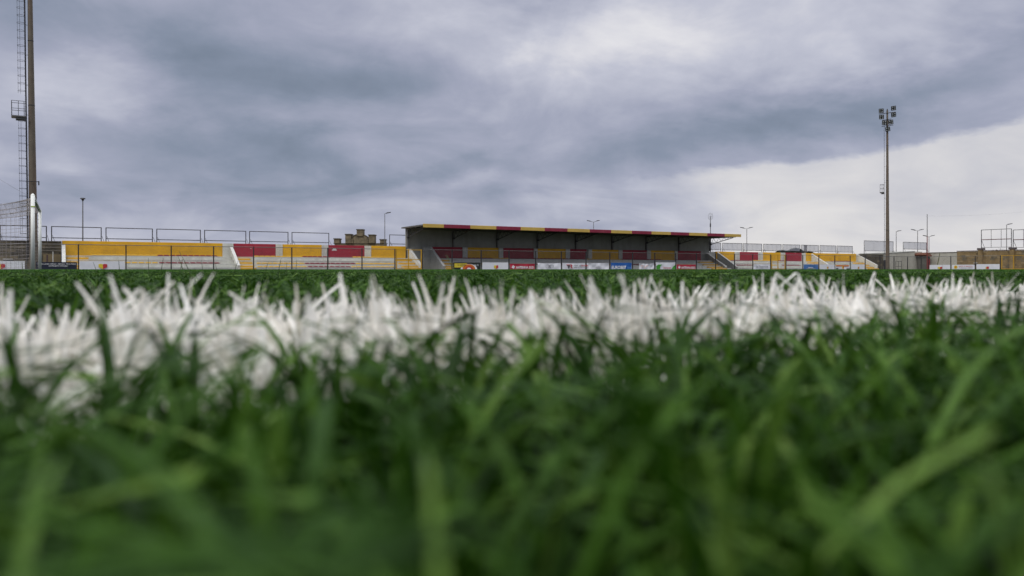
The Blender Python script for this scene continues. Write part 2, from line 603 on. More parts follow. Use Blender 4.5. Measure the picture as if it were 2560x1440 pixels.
def AB(a, b):                               # a along the touchline, b across it, away from the camera
    return (a * math.cos(TL) - b * math.sin(TL), a * math.sin(TL) + b * math.cos(TL))


rr = random.Random(4)
hi = [blades('near_turf', HT, HT, .0125, .0100, 10, .0230, .0042, .0350, .0015, 5, 1.0, 11 + i, GREEN, thatch=.35, stiff=1.0, tall=.05) for i in range(3)]
md_ = [blades('mid_turf', 1.32, 1.32, .022, .02, 6, .0275, .0042, .0395, .0022, 3, .5, 31 + i, GREENF, thatch=.15, tuft_r=.006) for i in range(2)]
fr = [blades('far_turf', 6.6, 6.6, .07, .06, 3, .0290, .0045, .0370, .010, 2, .6, 51 + i, GREENF, thatch=0, tuft_r=.03) for i in range(2)]
tiles = hi + md_ + fr
pts = []
for side in (1, -1):
    for j in range(11):
        for i in range(-11, 11):
            b = (LB1 + (j + .5) * HT) if side > 0 else (LB0 - (j + .5) * HT)
            pts.append((*AB((i + .5) * HT, b), TL + rr.choice((0, 1, 2, 3)) * PI / 2, rr.randrange(3)))
    for j in range(10):
        for i in range(-10, 10):
            if j < 2 and -2 <= i < 2: continue
            b = (LB1 + (j + .5) * 1.32) if side > 0 else (LB0 - (j + .5) * 1.32)
            pts.append((*AB((i + .5) * 1.32, b), TL + rr.choice((0, 1, 2, 3)) * PI / 2, 3 + rr.randrange(2)))
    for j in range(10 if side > 0 else 3):
        for i in range(-6, 17):
            if j < 2 and -2 <= i < 2: continue
            b = (LB1 + (j + .5) * 6.6) if side > 0 else (LB0 - (j + .5) * 6.6)
            pts.append((*AB((i + .5) * 6.6, b), TL + rr.choice((0, 1, 2, 3)) * PI / 2, 5 + rr.randrange(2)))
turf_object('green_turf', tiles, pts, 'green artificial grass of the pitch, blurred close to the camera')
wt = [blades('white_turf', HT, LB1 - LB0, .0175, .0135, 42, .0245, .0028, .0388, .0013, 5, .50, 71 + i, WHITET, thatch=.5, tuft_r=.0030, tall=.11, stiff=.6) for i in range(3)]
turf_object('white_turf_line', wt, [(*AB((i + .5) * HT, (LB0 + LB1) / 2), TL + rr.choice((0, PI)), rr.randrange(3)) for i in range(-60, 160)],
            'white painted touchline of artificial grass across the foreground')


# stray stalks standing above the pile
rs = random.Random(12)
stalk = MB()
for px, d, h in [(372, 1.5, .066), (398, 1.3, .064), (446, 1.35, .062), (470, 1.2, .066), (489, 1.1, .070), (510, 1.5, .062), (548, 1.6, .058),
                 (655, 1.5, .060), (690, 1.2, .062), (712, 1.5, .057), (738, 1.3, .060), (812, 1.3, .064), (905, 1.7, .054), (300, 1.4, .060),
                 (250, 1.5, .058), (150, 1.2, .058), (1440, 1.8, .053), (1745, 1.6, .055), (2050, 1.9, .060), (2350, 1.7, .066), (2292, 1.9, .056),
                 (60, 1.3, .055), (575, 1.3, .058), (1000, 1.8, .052), (1188, .42, .052), (2246, .40, .047), (1283, .22, .037), (738, .24, .036)]:
    x0_ = (px - 1280) / FPX * d
    dx = rs.uniform(-.35, .35) * h
    p_ = [(x0_ + dx * u ** 1.6, d, .004 + (h - .004) * u) for u in (0, .3, .55, .8, 1)]
    for k_i in range(4):
        a_, b_ = p_[k_i], p_[k_i + 1]
        wa, wb = .0009 * (1 - .2 * k_i), .0009 * (1 - .2 * (k_i + 1))
        stalk.add([(a_[0] - wa, d, a_[2]), (a_[0] + wa, d + .0006, a_[2]), (b_[0] + wb, d + .0006, b_[2]), (b_[0] - wb, d, b_[2])], [(0, 1, 2, 3)])
o = stalk.build('stray_grass_stalks', mat('olive_stalk', (.05, .08, .025), .6, .3, 40))
o['kind'] = 'stuff'; o['label'] = 'a few thin olive stalks standing above the turf'; o['category'] = 'grass'


# ------------------------------------------------------------------ stands
def empty_at(name, label, cat, s, t, group=None):
    return thing(name, label, cat, W(s, t, 0), TH, group)


TOPZ = 2.43
STEPS = [(0.0, 1.0, 1.18), (1.0, 1.8, .86), (1.8, 2.6, .52), (2.6, 3.4, .20)]

_sv = []
for (yy, zz) in ((0, .10), (.04, .015), (.2, 0), (.38, .02), (.40, .035)):
    _sv += [(-.20 if zz > .05 else -.215, -yy, zz + .005), (.20 if zz > .05 else .215, -yy, zz + .005)]
_sf = [(2 * i, 2 * i + 1, 2 * i + 3, 2 * i + 2) for i in range(4)]
_bv = [(x, y, z - .022) for x, y, z in _sv]
_nn = len(_sv)
_sf2 = [tuple(i + _nn for i in reversed(f)) for f in _sf]
_side = []
for i in range(4):
    _side += [(2 * i, 2 * i + 2, 2 * i + 2 + _nn, 2 * i + _nn), (2 * i + 1, 2 * i + 1 + _nn, 2 * i + 3 + _nn, 2 * i + 3)]
_side += [(0, _nn, _nn + 1, 1), (8, 9, 9 + _nn, 8 + _nn)]
SEAT_Y = MB().add(_sv + _bv, _sf + _sf2 + _side).mesh('seat', SEATY)
SEAT_R = MB().add(_sv + _bv, _sf + _sf2 + _side).mesh('seat', SEATR)


def seats(root, s0, row, ranges):
    t, z = {0: (.42, 1.18), 1: (2.02, .52), 2: (3.0, .2)}[row]
    for (a, b, col) in ranges:
        sa, sb = s_at(a, t + .4) - s0, s_at(b, t + .4) - s0
        n = max(1, round((sb - sa) / .5))
        for i in range(n):
            o = link('seat', SEAT_Y if col == 'y' else SEAT_R, root)
            o.location = (sa + (i + .5) * (sb - sa) / n, -t, z + .03)


def panels(root, s0, lst, z0=1.18, z1=TOPZ, t=0.0):
    for (a, b, col) in lst:
        xa, xb = s_at(a, t) - s0, s_at(b, t) - s0
        if col == 'g':
            MB().box(xa, xb, .15, -.10, z0, z1 - .01).build('pillar', CONC, root)
        else:
            bevel(MB().box(xa, xb, .15, -.03, z0, z1).build('wall_panel', YEL if col == 'y' else RED, root), .012)


def steps(root, xa, xb):
    for (t0, t1, z) in STEPS:
        bevel(MB().box(xa, xb, -t0 + (.2 if t0 == 0 else 0), -t1, 0.0, z).build('step', CONC, root), .02)
        # worn pale nosing along the edge
        MB().box(xa + .01, xb - .01, -t1 - .012, -t1 + .06, z - .055, z + .006).build('step_nosing', WHITEW, root)


def stairs(root, xa, xb):
    for (t0, t1, z) in STEPS:
        zb = {1.18: .86, .86: .52, .52: .20, .20: 0}[z]
        bevel(MB().box(xa, xb, -t1 - .014, -t1 - .36, zb, zb + .165).build('stair_step', YEL, root), .012)


def parapet(root, s0, px, t_end=3.4, ztop=2.2, zend=.34, th=.22, flat=.0, m=None, px_t=0.0):
    x = s_at(px, px_t) - s0
    prof = [(.1, 0), (.1, ztop), (-flat, ztop), (-t_end, zend), (-t_end, 0)]
    w = MB().prism(prof, 'x', x, x + th).build('parapet', m or CONC2, root)
    cap = [(.1, ztop + .003), (-flat, ztop + .003), (-t_end - .02, zend + .003), (-t_end - .02, zend + .055), (-flat, ztop + .055), (.1, ztop + .055)]
    MB().prism(cap, 'x', x - .02, x + th + .02).build('parapet_coping', WHITEW, root)
    return x


# left open stand
s0 = s_at(155)
sl = empty_at('grandstand', 'low open grandstand left of the roofed one, with yellow and claret painted back wall', 'grandstand', s0, 0)
X = lambda px, t=0.0: s_at(px, t) - s0
MB().box(0, X(1016), .16, .36, 0, TOPZ - .02).build('back_wall', CONC, sl)
panels(sl, s0, [(155, 556, 'y'), (556, 583, 'g'), (583, 689, 'r'), (689, 706, 'g'), (706, 804, 'y'), (804, 820, 'g'),
                (820, 911, 'r'), (911, 927, 'g'), (927, 1014, 'y')])
steps(sl, .24, X(575) - .01)
steps(sl, X(575) + .25, X(1018) - .01)
parapet(sl, s0, 155, ztop=2.1, m=WHITEW)
parapet(sl, s0, 575, ztop=2.1, m=CONC)
parapet(sl, s0, 1018, ztop=2.1, m=CONC, flat=.5)
stairs(sl, .3, .3 + 1.6)
stairs(sl, X(575) + .26, X(575) + 1.55)
stairs(sl, X(1018) - 1.75, X(1018) - .03)
seats(sl, s0, 0, [(228, 393, 'y'), (394, 545, 'r'), (637, 757, 'y'), (758, 883, 'r'), (884, 985, 'y')])
seats(sl, s0, 1, [(222, 397, 'y'), (398, 551, 'r'), (643, 763, 'y'), (764, 891, 'r'), (892, 994, 'y')])
seats(sl, s0, 2, [(645, 770, 'y'), (771, 880, 'r'), (881, 990, 'y')])
# a flaking white patch on the claret panel
xc, zc = X(842), z_at(625, s_at(842))
MB().prism([(xc - .25 + .25 * math.cos(a) * r_, zc + .16 * math.sin(a) * r_) for a, r_ in
            [(i * PI / 6, (1, .8, 1.1, .9, 1.2, .8, 1.1, 1.0, .5, .3, .4, .9)[i]) for i in range(12)]], 'y', -.033, -.037).build('flaked_paint', WHITEW, sl)
xc = X(627)
MB().prism([(xc + .05 * math.cos(i * PI / 4), 1.98 + .04 * math.sin(i * PI / 4)) for i in range(8)], 'y', -.033, -.037).build('flaked_paint', WHITEW, sl)

# roofed stand
s0 = s_at(1058, 0)
sm = empty_at('grandstand', 'roofed grandstand with yellow and claret striped fascia in the middle of the ground', 'grandstand', s0, 0)
xl, xr = s_at(1017) - s0, s_at(1775) - s0
sa = s_at(1073) - s0
steps(sm, sa + .25, xr + .4)
panels(sm, s0, [(1073, 1156, 'r'), (1156, 1168, 'g'), (1168, 1246, 'y'), (1247, 1257, 'g'), (1257, 1334, 'r'), (1334, 1343, 'g'),
                (1343, 1414, 'y'), (1414, 1424, 'g'), (1424, 1466, 'r'), (1470, 1479, 'g'), (1479, 1546, 'y'), (1546, 1555, 'g'),
                (1555, 1617, 'r'), (1617, 1626, 'g'), (1626, 1686, 'y'), (1686, 1693, 'g'), (1693, 1752, 'r')])

MB().box(xl - .02, xr + .02, .40, .42, 2.5, 2.6).build('wall_band', CONC, sm)
parapet(sm, s0, 1073, ztop=2.4, m=CONC2, flat=.1)
parapet(sm, s0, 1766, ztop=2.2, m=CONC2)
MB().prism([(.1, 0), (.1, 2.42), (-.25, 2.42), (-.25, 0)], 'x', sa - .75, sa - .01).build('entrance_pier', CONC2, sm)
stairs(sm, sa + .3, sa + 1.75)
stairs(sm, s_at(1766) - s0 - 2.6, s_at(1766) - s0 - .05)
MB().box(s_at(1450, 1.8) - s0, s_at(1476, 1.8) - s0, -1.815, -2.1, .52, .74).build('stair_step', YEL, sm)
seats(sm, s0, 0, [(1118, 1234, 'r'), (1236, 1276, 'y'), (1278, 1470, 'r'), (1471, 1556, 'y'), (1557, 1658, 'r'), (1659, 1690, 'y'), (1692, 1742, 'r')])
seats(sm, s0, 1, [(1135, 1200, 'r'), (1205, 1275, 'y'), (1276, 1338, 'y'), (1340, 1460, 'r'), (1480, 1560, 'y'), (1562, 1650, 'r'), (1652, 1735, 'y')])
# roof
tb, tf = -.45, 5.0
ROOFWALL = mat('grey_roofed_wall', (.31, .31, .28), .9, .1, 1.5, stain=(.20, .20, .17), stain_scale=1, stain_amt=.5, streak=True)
ra, rb = s_at(1003, tb) - s0, s_at(1853, tf) - s0
zb, zf = z_at(569, s_at(1003, tb), tb), z_at(559, s_at(1058, tf), tf)
MB().prism([(-tb, zb - .10), (-tb, zb), (-tf + .05, zf - .10), (-tf + .05, zf - .22)], 'x', ra, rb).build('roof', ROOFM, sm)
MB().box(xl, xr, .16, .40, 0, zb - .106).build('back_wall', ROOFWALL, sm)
nrib = 30
rib = MB()
for i in range(nrib + 1):
    x = ra + .04 + (rb - ra - .1) * i / nrib
    rib.prism([(-tb, zb + .001), (-tb, zb + .035), (-tf + .05, zf - .065), (-tf + .05, zf - .099)], 'x', x, x + .05)
rib.build('roof_rib', ROOFM, sm)
for k, tq in enumerate((.6, 1.8, 3.0, 4.2)):
    zq = zb + (zf - .10 - zb) * (tq - tb) / (tf - tb)
    MB().box(ra + .1, rb - .1, -tq, -tq - .08, zq - .24, zq - .125).build('purlin', ROOFU, sm)
fx = [1058, 1110, 1176, 1241, 1302, 1362, 1419, 1474.5, 1528, 1580, 1629, 1677, 1723, 1768.5, 1812, 1853]
for i in range(15):
    a, b = s_at(fx[i], tf) - s0, s_at(fx[i + 1], tf) - s0
    bevel(MB().box(a + .004, b - .004, -tf + .05, -tf, zf - .36, zf).build('fascia_panel', FYEL if i % 2 == 0 else FRED, sm), .008)
MB().box(ra - .03, ra, -tb, -tf, 0, 0)  # (no side fascia in the photograph)
cols = [1019, 1135, 1245, 1346, 1442, 1533, 1618, 1700, 1776]
for px in cols:
    x = s_at(px, .15) - s0
    x = min(max(x, xl + .1), xr - .02) if px not in (1776,) else xr + .05
    MB().box(x - .055, x + .055, -.10 if px in (1019, 1776) else -.105, .15, TOPZ if px not in (1019,) else 0.0, zb - .12).build('column', GREYST, sm)
    tr = MB()
    n0, n1 = Vector((x, -.15, 3.38)), Vector((x, -4.0, 4.12))
    t0 = Vector((x, -.15, 4.18)); t1 = Vector((x, -4.4, 4.20))
    tr.tube(n0, n1, .045, n=6); tr.tube(t0, t1, .045, n=6)
    for q in range(4):
        f0, f1 = q / 4.3, (q + .5) / 4.3
        A_, B_ = n0.lerp(n1, f0), t0.lerp(t1, f1 * .93)
        C_ = n0.lerp(n1, (q + 1) / 4.3)
        tr.tube(A_, B_, .022, n=5); tr.tube(B_, C_, .022, n=5)
    tr.box(x - .12, x + .12, -.22, -.02, 3.28, 3.46)
    tr.build('truss', STEEL, sm)

# right open stand
s0 = s_at(1793)
sr = empty_at('grandstand', 'low open grandstand right of the roofed one, claret and yellow panels above white steps', 'grandstand', s0, 0)
X = lambda px, t=0.0: s_at(px, t) - s0
xe = X(2142)
MB().box(X(1778), xe, .16, .36, 0, TOPZ - .04).build('back_wall', CONC, sr)
panels(sr, s0, [(1790, 1836, 'y'), (1836, 1848, 'g'), (1848, 1895, 'r'), (1895, 1906, 'g'), (1906, 1951, 'y'), (1951, 1962, 'g'),
                (1962, 2004, 'r'), (2004, 2013, 'g'), (2013, 2140, 'y')])
steps(sr, X(1793) + .24, X(2028) - .01)
steps(sr, X(2028) + .24, X(2142) - .01)
parapet(sr, s0, 1793, ztop=2.3, m=CONC2)
parapet(sr, s0, 2028, ztop=2.3, m=CONC)
parapet(sr, s0, 2142, ztop=2.3, m=CONC, zend=.6)
stairs(sr, X(2028) - 2.2, X(2028) - .05)
stairs(sr, X(2142) - 2.4, X(2142) - .05)
seats(sr, s0, 0, [(1832, 1884, 'r'), (1885, 1944, 'y'), (1948, 2000, 'r'), (2062, 2080, 'y'), (2081, 2130, 'r')])
seats(sr, s0, 1, [(1845, 1884, 'r'), (1886, 1946, 'y'), (1960, 2004, 'r'), (2064, 2130, 'y')])

# ------------------------------------------------------------------ outer stone walls
def stone_wall(root, x0, x1, z1, mats, course=.29, length=.72, th=.4, ymid=0.0, seed=1):
    r = random.Random(seed)
    core = MB().box(x0, x1, ymid - th / 2 + .06, ymid + th / 2, 0, z1 - .02).build('wall_core', STONE, root)
    meshes = []
    for k in range(10):
        m = MB()
        L_ = length * (.75 + .06 * k)
        d = .03 + .03 * r.random()
        m.box(0, L_ - .02, -d, .1, 0, course - .018)
        o = m.mesh('stone', mats[k % len(mats)])
        meshes.append((L_, o))
    z = 0.0
    cnt = 0
    while z + course <= z1 + .02:
        x = x0 - (length / 2 if cnt % 2 else 0)
        while x < x1 - .15:
            L_, me = r.choice(meshes)
            if x < x0: x += .01; 
            o = link('stone', me, root)
            xx = max(x, x0)
            o.location = (xx, ymid - th / 2 + .05, z)
            if xx + L_ > x1: o.scale.x = (x1 - xx) / L_
            x = xx + L_
        z += course
        cnt += 1
    return core


STONE3 = mat('worn_stone', (.125, .105, .07), .92, .3, 3, stain=(.22, .2, .15), stain_scale=1.2, stain_amt=.35, bump=.6)
STONE4 = mat('earthy_stone', (.085, .07, .05), .92, .3, 3, bump=.6)
sa = s_at(-60)
wl = empty_at('stone_wall', 'dark stone boundary wall behind the goal at the left', 'wall', sa, 0)
stone_wall(wl, 0, s_at(154) - sa, 2.30, [STONE, STONE2, STONE3, STONE4], seed=3)
MB().box(0, s_at(154) - sa, -.26, .22, 2.31, 2.38).build('coping', STONE, wl)
MB().box(s_at(108) - sa, s_at(152) - sa, -.28, -.22, .0, 1.28).build('plaster_patch', mat('ochre_plaster', (.24, .18, .09), .9, .15, 2), wl)
MB().box(s_at(116) - sa, s_at(120) - sa, -.31, -.283, .0, 1.22).build('downpipe', mat('purple_brown_pipe', (.10, .06, .06), .7), wl)
for zz in (1.85, 1.6):
    MB().tube((0, -.30, zz), (s_at(153) - sa, -.30, zz), .02, n=6).build('pipe', mat('pale_pipe', (.30, .27, .22), .7), wl)
MB().box(s_at(8) - sa, s_at(33) - sa, -.42, -.25, .82, .90).build('ledge', CONC, wl)
MB().box(s_at(9) - sa, s_at(32) - sa, -.30, -.25, .62, .80).build('vent_opening', PBLACK, wl)
wp = MB().tube((0, 0, 0), (0, 0, 1.42), .035, n=8).build('marker_pole', mat('white_pole_paint', (.6, .58, .52), .6))
wp.location = W(s_at(132.5, 4.6), 4.6); tag(wp, 'thin white pole standing behind the dark blue board by the goal', 'pole')

sb = s_at(2143) + .4
wr = empty_at('stone_wall', 'dark stone boundary wall between the right stand and the pale building', 'wall', sb, 0)
stone_wall(wr, 0, s_at(2206) - sb, 2.34, [STONE, STONE2, STONE4], seed=5, length=1.0)
MB().box(0, s_at(2206) - sb, -.26, .22, 2.35, 2.42).build('coping', STONE, wr)

# pale low building behind the right corner
sb = s_at(2206)
pb = empty_at('pale_building', 'long low building with pale grey rendered wall behind the right floodlight mast', 'building', sb, 0)
e = s_at(2304) - sb
MB().prism([(.02, 0), (e, 0), (e, z_at(629.5, s_at(2304))), (e * .8, z_at(629, s_at(2285))), (.02, z_at(634, s_at(2206)))], 'y', -.1, 4).build('wall', PALE, pb)
MB().prism([(0, z_at(634, s_at(2206)) + .003), (e * .8, z_at(629, s_at(2285)) + .003), (e * .8, z_at(629, s_at(2285)) + .08), (0, z_at(634, s_at(2206)) + .08)], 'y', -.16, 4.05).build('roof_edge', CONC2, pb)
MB().box(0, e, -.13, -.103, z_at(641, s_at(2250)), z_at(640, s_at(2250))).build('wall_band', PALE, pb)
# gas box / gate things beside the mast base
MB().box(s_at(2207) - sb, s_at(2212) - sb, -.25, -.16, 0, 1.5).build('dark_door', PBLACK, pb)
fr_ = MB()
xa, xb = s_at(2226) - sb, s_at(2241) - sb
for x in (xa, (xa + xb) / 2, xb): fr_.tube((x, -.9, 0), (x, -.9, 1.35), .03, n=6)
for z in (.5, 1.32): fr_.tube((xa, -.9, z), (xb, -.9, z), .03, n=6)
fr_.build('railing', STEEL, pb)

# hut with tiled roof and red door
hy = s_at(2311, 1.2)
hut = thing('hut', 'little dark hut with sloping terracotta roof behind the tall flagpole', 'hut', W(hy, 1.2), TH)
MB().box(-.55, .62, -.6, .9, 0, 2.15).build('wall', mat('hut_dark_render', (.12, .115, .1), .9, .2, 2), hut)
MB().prism([(-.95, 2.40), (-.9, 2.62), (.1, 2.70), (.85, 2.28), (.8, 2.16), (-.7, 2.2)], 'y', -.8, 1.1).build('roof', TILE, hut)
for i in range(7):
    MB().tube((-.92, -.75 + i * .3, 2.63), (.1, -.75 + i * .3, 2.72), .06, n=6).build('roof_tile_row', TILE, hut)
MB().box(-.02, .48, -.66, -.603, 0, 1.75).build('door', DOORR, hut)
MB().box(.03, .08, -.70, -.663, .9, 1.0).build('door_handle', STEEL, hut)

# end wall: runs towards the camera at s = 80
SE = 80.0
ew = thing('stone_wall', 'ochre stone end wall with buttresses running to the right edge', 'wall', W(SE, 0), TH - PI / 2)
# local x = towards the pitch (t), local y = +s direction
def t_at_s(px, s):
    r = (px - 1280) / FPX
    return (r * (OY + s * S) - s * C) / (S + r * C)
tA, tB, tC = t_at_s(2324, SE), t_at_s(2392, SE), 26.0
pw = thing('pale_building', 'square pale grey rendered shed wall beside the hut, left of the ochre stone wall', 'building', W(SE, 0), TH - PI / 2)
MB().box(tA - 1.2, tB, .0, 3.5, 0, 2.72).build('wall', PALE, pw)
MB().box(tA - 1.2, tB + .05, -.06, 3.55, 2.723, 2.82).build('roof_edge', STONE, pw)
MB().box(tA - .1, tB - .1, -.03, -.003, 2.15, 2.2).build('wall_band', CONC2, pw)
stone_wall(ew, tB + .02, tC, 2.9, [OCHRE, OCHRE, STONE2, mat('ochre_stone_light', (.31, .23, .12), .92, .25, 2.0, bump=.6)], course=.29, length=.8, ymid=.2, seed=9)
MB().box(tB, tC, -.07, .45, 2.91, 3.0).build('coping', mat('red_brown_coping', (.12, .07, .05), .9), ew)
for px in (2451, 2530, 2610):
    tt = t_at_s(px, SE - .3)
    MB().box(tt - .3, tt + .3, -.45, -.06, 0, 3.05).build('buttress', OCHRE, ew)
    MB().box(tt - .42, tt + .42, -.5, .3, 3.053, 3.35).build('buttress_cap', mat('purple_grey_cap', (.11, .09, .09), .9), ew)
MB().box(t_at_s(2436, SE), t_at_s(2446, SE), -.3, -.05, .98, 1.08).build('ledge', CONC, ew)

for k, (pa, pb_) in enumerate(((2453.5, 2528.5), (2533, 2612))):
    ss = SE - .2
    ta, tb_ = t_at_s(pa, ss), t_at_s(pb_, ss)
    Yd = W(ss, ta)[1]
    ztop = CAMZ + (673 - 575) * Yd / FPX
    zmid = CAMZ + (673 - 599.5) * Yd / FPX
    zbot = CAMZ + (673 - 619) * Yd / FPX
    o = thing('ball_stop_frame', ['tall brown steel frame standing on the stone wall between two buttresses', 'tall steel frame on the stone wall cut by the right edge of the view'][k], 'frame', W(ss, ta), TH - PI / 2, 'tall frames on the end wall')
    Lf = tb_ - ta
    for x in (0, Lf): MB().tube((x, 0, 3.0), (x, 0, ztop), .055, n=6).build('post', STEEL, o)
    for f in (1 / 3, 2 / 3): MB().tube((Lf * f, 0, zbot), (Lf * f, 0, ztop), .035, n=6).build('upright', GREYST, o)
    for z, r_ in ((ztop, .045), (zmid, .06), (zbot, .035)):
        MB().tube((0, 0, z), (Lf, 0, z), r_, n=6).build('rail', mat('rusty_rail', (.12, .05, .045), .6) if z == zmid else GREYST, o)
    MB().tube((0, .05, 3.0), (0, 1.2, 3.0), .03, n=5).build('brace', STEEL, o)
    MB().tube((0, 0, zmid), (0, 1.2, 3.0), .03, n=5).build('brace', STEEL, o)


# ------------------------------------------------------------------ frames on the back walls
def net_panel_material():
    m = bpy.data.materials.new('grey_shade_netting')
    m.use_nodes = True
    nt = m.node_tree
    bs = nt.nodes['Principled BSDF']
    bs.inputs['Base Color'].default_value = (.30, .31, .36, 1)
    bs.inputs['Roughness'].default_value = .8
    tr = nt.nodes.new('ShaderNodeBsdfTransparent')
    tl = nt.nodes.new('ShaderNodeBsdfTranslucent')
    tl.inputs['Color'].default_value = (.5, .52, .58, 1)
    mx = nt.nodes.new('ShaderNodeMixShader'); mx.inputs[0].default_value = .5
    nt.links.new(bs.outputs[0], mx.inputs[1]); nt.links.new(tl.outputs[0], mx.inputs[2])
    geo = nt.nodes.new('ShaderNodeNewGeometry')
    nz = nt.nodes.new('ShaderNodeTexNoise'); nz.inputs['Scale'].default_value = 1.3; nz.inputs['Detail'].default_value = 5
    nt.links.new(geo.outputs['Position'], nz.inputs['Vector'])
    mr = nt.nodes.new('ShaderNodeMapRange')
    mr.inputs['To Min'].default_value = .35; mr.inputs['To Max'].default_value = .5
    nt.links.new(nz.outputs['Fac'], mr.inputs['Value'])
    m2 = nt.nodes.new('ShaderNodeMixShader')
    nt.links.new(mr.outputs[0], m2.inputs[0])
    nt.links.new(mx.outputs[0], m2.inputs[1]); nt.links.new(tr.outputs[0], m2.inputs[2])
    nt.links.new(m2.outputs[0], nt.nodes['Material Output'].inputs['Surface'])
    return m


NETP = net_panel_material()


def wall_frame(pa, pb_, label, group, t=-.55, ztop=3.62, zlow=2.68, base=2.0, cloth=False, divs=0, cat='frame'):
    a, b = s_at(pa, t), s_at(pb_, t)
    o = empty_at('wall_frame', label, cat, a, t, group)
    Lf = b - a
    for x in (0, Lf): MB().tube((x, 0, base), (x, 0, ztop), .038, n=6).build('post', STEEL, o)
    for z in (zlow, ztop): MB().tube((-.03, 0, z), (Lf + .03, 0, z), .034, n=6).build('rail', STEEL, o)
    for x in (0, Lf): MB().tube((x + .06, -.05, zlow + .2), (x + .25, -.25, base + .3), .018, n=5).build('brace', STEEL, o)
    if cloth:
        r = random.Random(int(pa))
        vs, fs = [], []
        nx, nz_ = 16, 5
        for j in range(nz_ + 1):
            for i in range(nx + 1):
                vs.append((.06 + (Lf - .12) * i / nx, -.045 + .02 * math.sin(i * 1.7 + j) + r.uniform(-.01, .01), zlow + .04 + (ztop - zlow - .08) * j / nz_ + r.uniform(-.012, .012)))
        for j in range(nz_):
            for i in range(nx):
                q = j * (nx + 1) + i
                fs.append((q, q + 1, q + nx + 2, q + nx + 1))
        MB().add(vs, fs).build('netting', NETP, o)
        for d in range(divs):
            x = Lf * (d + 1) / (divs + 1)
            MB().tube((x, .03, zlow), (x, .03, ztop), .012, n=5).build('upright', GREYST, o)
    return o


LF = [(-130, -10), (0, 116), (129, 253), (265, 381), (392, 501), (511.5, 614.5), (624, 720), (730, 822), (974, 1030)]
LL = [None, 'open steel frame on the stone wall, partly behind the goalposts', 'open steel frame with the mushroom lamp post seen through it',
      'open steel frame over the yellow wall, second to the right of the goal', 'open steel frame over the yellow wall, third to the right of the goal',
      'open steel frame spanning the gap between the yellow wall and the first claret panel', 'open steel frame above the first claret panel and the pale pillar',
      'open steel frame just left of the castle-like stone pediment', 'open steel frame cut off by the left end of the stand roof']
for (a, b), lb in zip(LF, LL):
    if lb: wall_frame(a, b, lb, 'open steel frames on the back wall', base=1.75 if b < 200 else 2.0)
RF = [(1776, 1802), (1806.5, 1855), (1858, 1904.5), (1909, 1953), (1957, 2000), (2004, 2046), (2050, 2090), (2093, 2131)]
RL = ['netted frame half hidden by the truss at the right roof end', 'netted frame above the first yellow panel right of the roof', 'netted frame with a street lamp rising behind it',
      'netted frame above the yellow panel beside the yellow gate', 'netted frame above the last claret panel, dark hedge under it',
      'netted frame right of the dark chimney post', 'netted frame third from the right end of the right stand, clear sky under it', 'netted frame at the right end of the right stand']
for (a, b), lb in zip(RF, RL):
    wall_frame(a, b, lb, 'netted frames on the back wall', cloth=True, divs=3, base=2.1)
wall_frame(2160.5, 2233, 'largest netted frame, crossed by the right floodlight mast', 'netted frames on the back wall', cloth=True, divs=2, ztop=4.55, zlow=2.95, base=2.1)
wall_frame(2258, 2316, 'wide netted frame left of the tall flagpole, on the pale building', 'netted frames on the back wall', cloth=True, divs=3, t=-.9, ztop=4.55, zlow=3.4, base=2.7)

# ------------------------------------------------------------------ pitch fence
FT = 5.4
FH = 2.0
posts = [-150, -40, 66, 196, 315, 428, 534, 634, 729.6, 819.4, 905, 987.3, 1056, 1130.2, 1203, 1272.5, 1339, 1403.5, 1465, 1524.5, 1581.5, 1637, 1689,
         1741, 1789, 1836.5, 1882, 1926.5, 1965, 2007, 2047, 2087, 2125.5, 2163, 2200, 2235, 2269, 2303]
ps = [s_at(p, FT) for p in posts]
f0 = ps[0]
fence = empty_at('pitch_fence', 'dark steel post and wire mesh fence round the pitch in front of the stands', 'fence', f0, FT)


def wire(L_, h):
    m = MB()
    n = max(2, int(L_ / .07)); k = int(h / .07)
    w = .0022
    for i in range(1, n):
        x = L_ * i / n
        m.add([(x - w, 0, .02), (x + w, 0, .02), (x + w, 0, h), (x - w, 0, h)], [(0, 1, 2, 3)])
    for j in range(1, k):
        z = h * j / k
        m.add([(0, .003, z - w), (L_, .003, z - w), (L_, .003, z + w), (0, .003, z + w)], [(0, 1, 2, 3)])
    return m


for i, s_ in enumerate(ps):
    MB().box(s_ - f0 - .045, s_ - f0 + .045, -.045, .045, 0, FH).build('post', STEEL, fence)
    if i + 1 < len(ps):
        L_ = ps[i + 1] - s_
        if posts[i] in (987.3, 1926.5):
            continue
        MB().tube((s_ - f0 + .046, 0, FH - .03), (ps[i + 1] - f0 - .046, 0, FH - .03), .028, n=6).build('rail', GREYST, fence)
        o = wire(L_ - .1, FH - .06).build('wire_mesh', GREYST, fence)
        o.location.x = s_ - f0 + .05
SCN = ps[-1]
# the part that turns towards the camera behind the far goal line
fend = thing('pitch_fence', 'steel post fence along the far end, before the hut and ochre wall', 'fence', W(SCN, FT), TH - PI / 2)
tp = [0.0] + [t_at_s(p, SCN) - FT for p in (2322, 2377, 2438, 2501)]
for i, q in enumerate(tp):
    if i: MB().box(q - .045, q + .045, -.045, .045, 0, FH).build('post', STEEL, fend)
    if i + 1 < len(tp):
        MB().tube((q + .046, 0, FH - .03), (tp[i + 1] - .046, 0, FH - .03), .026, n=6).build('rail', GREYST, fend)
        o = wire(tp[i + 1] - q - .1, FH - .06).build('wire_mesh', GREYST, fend); o.location.x = q + .05


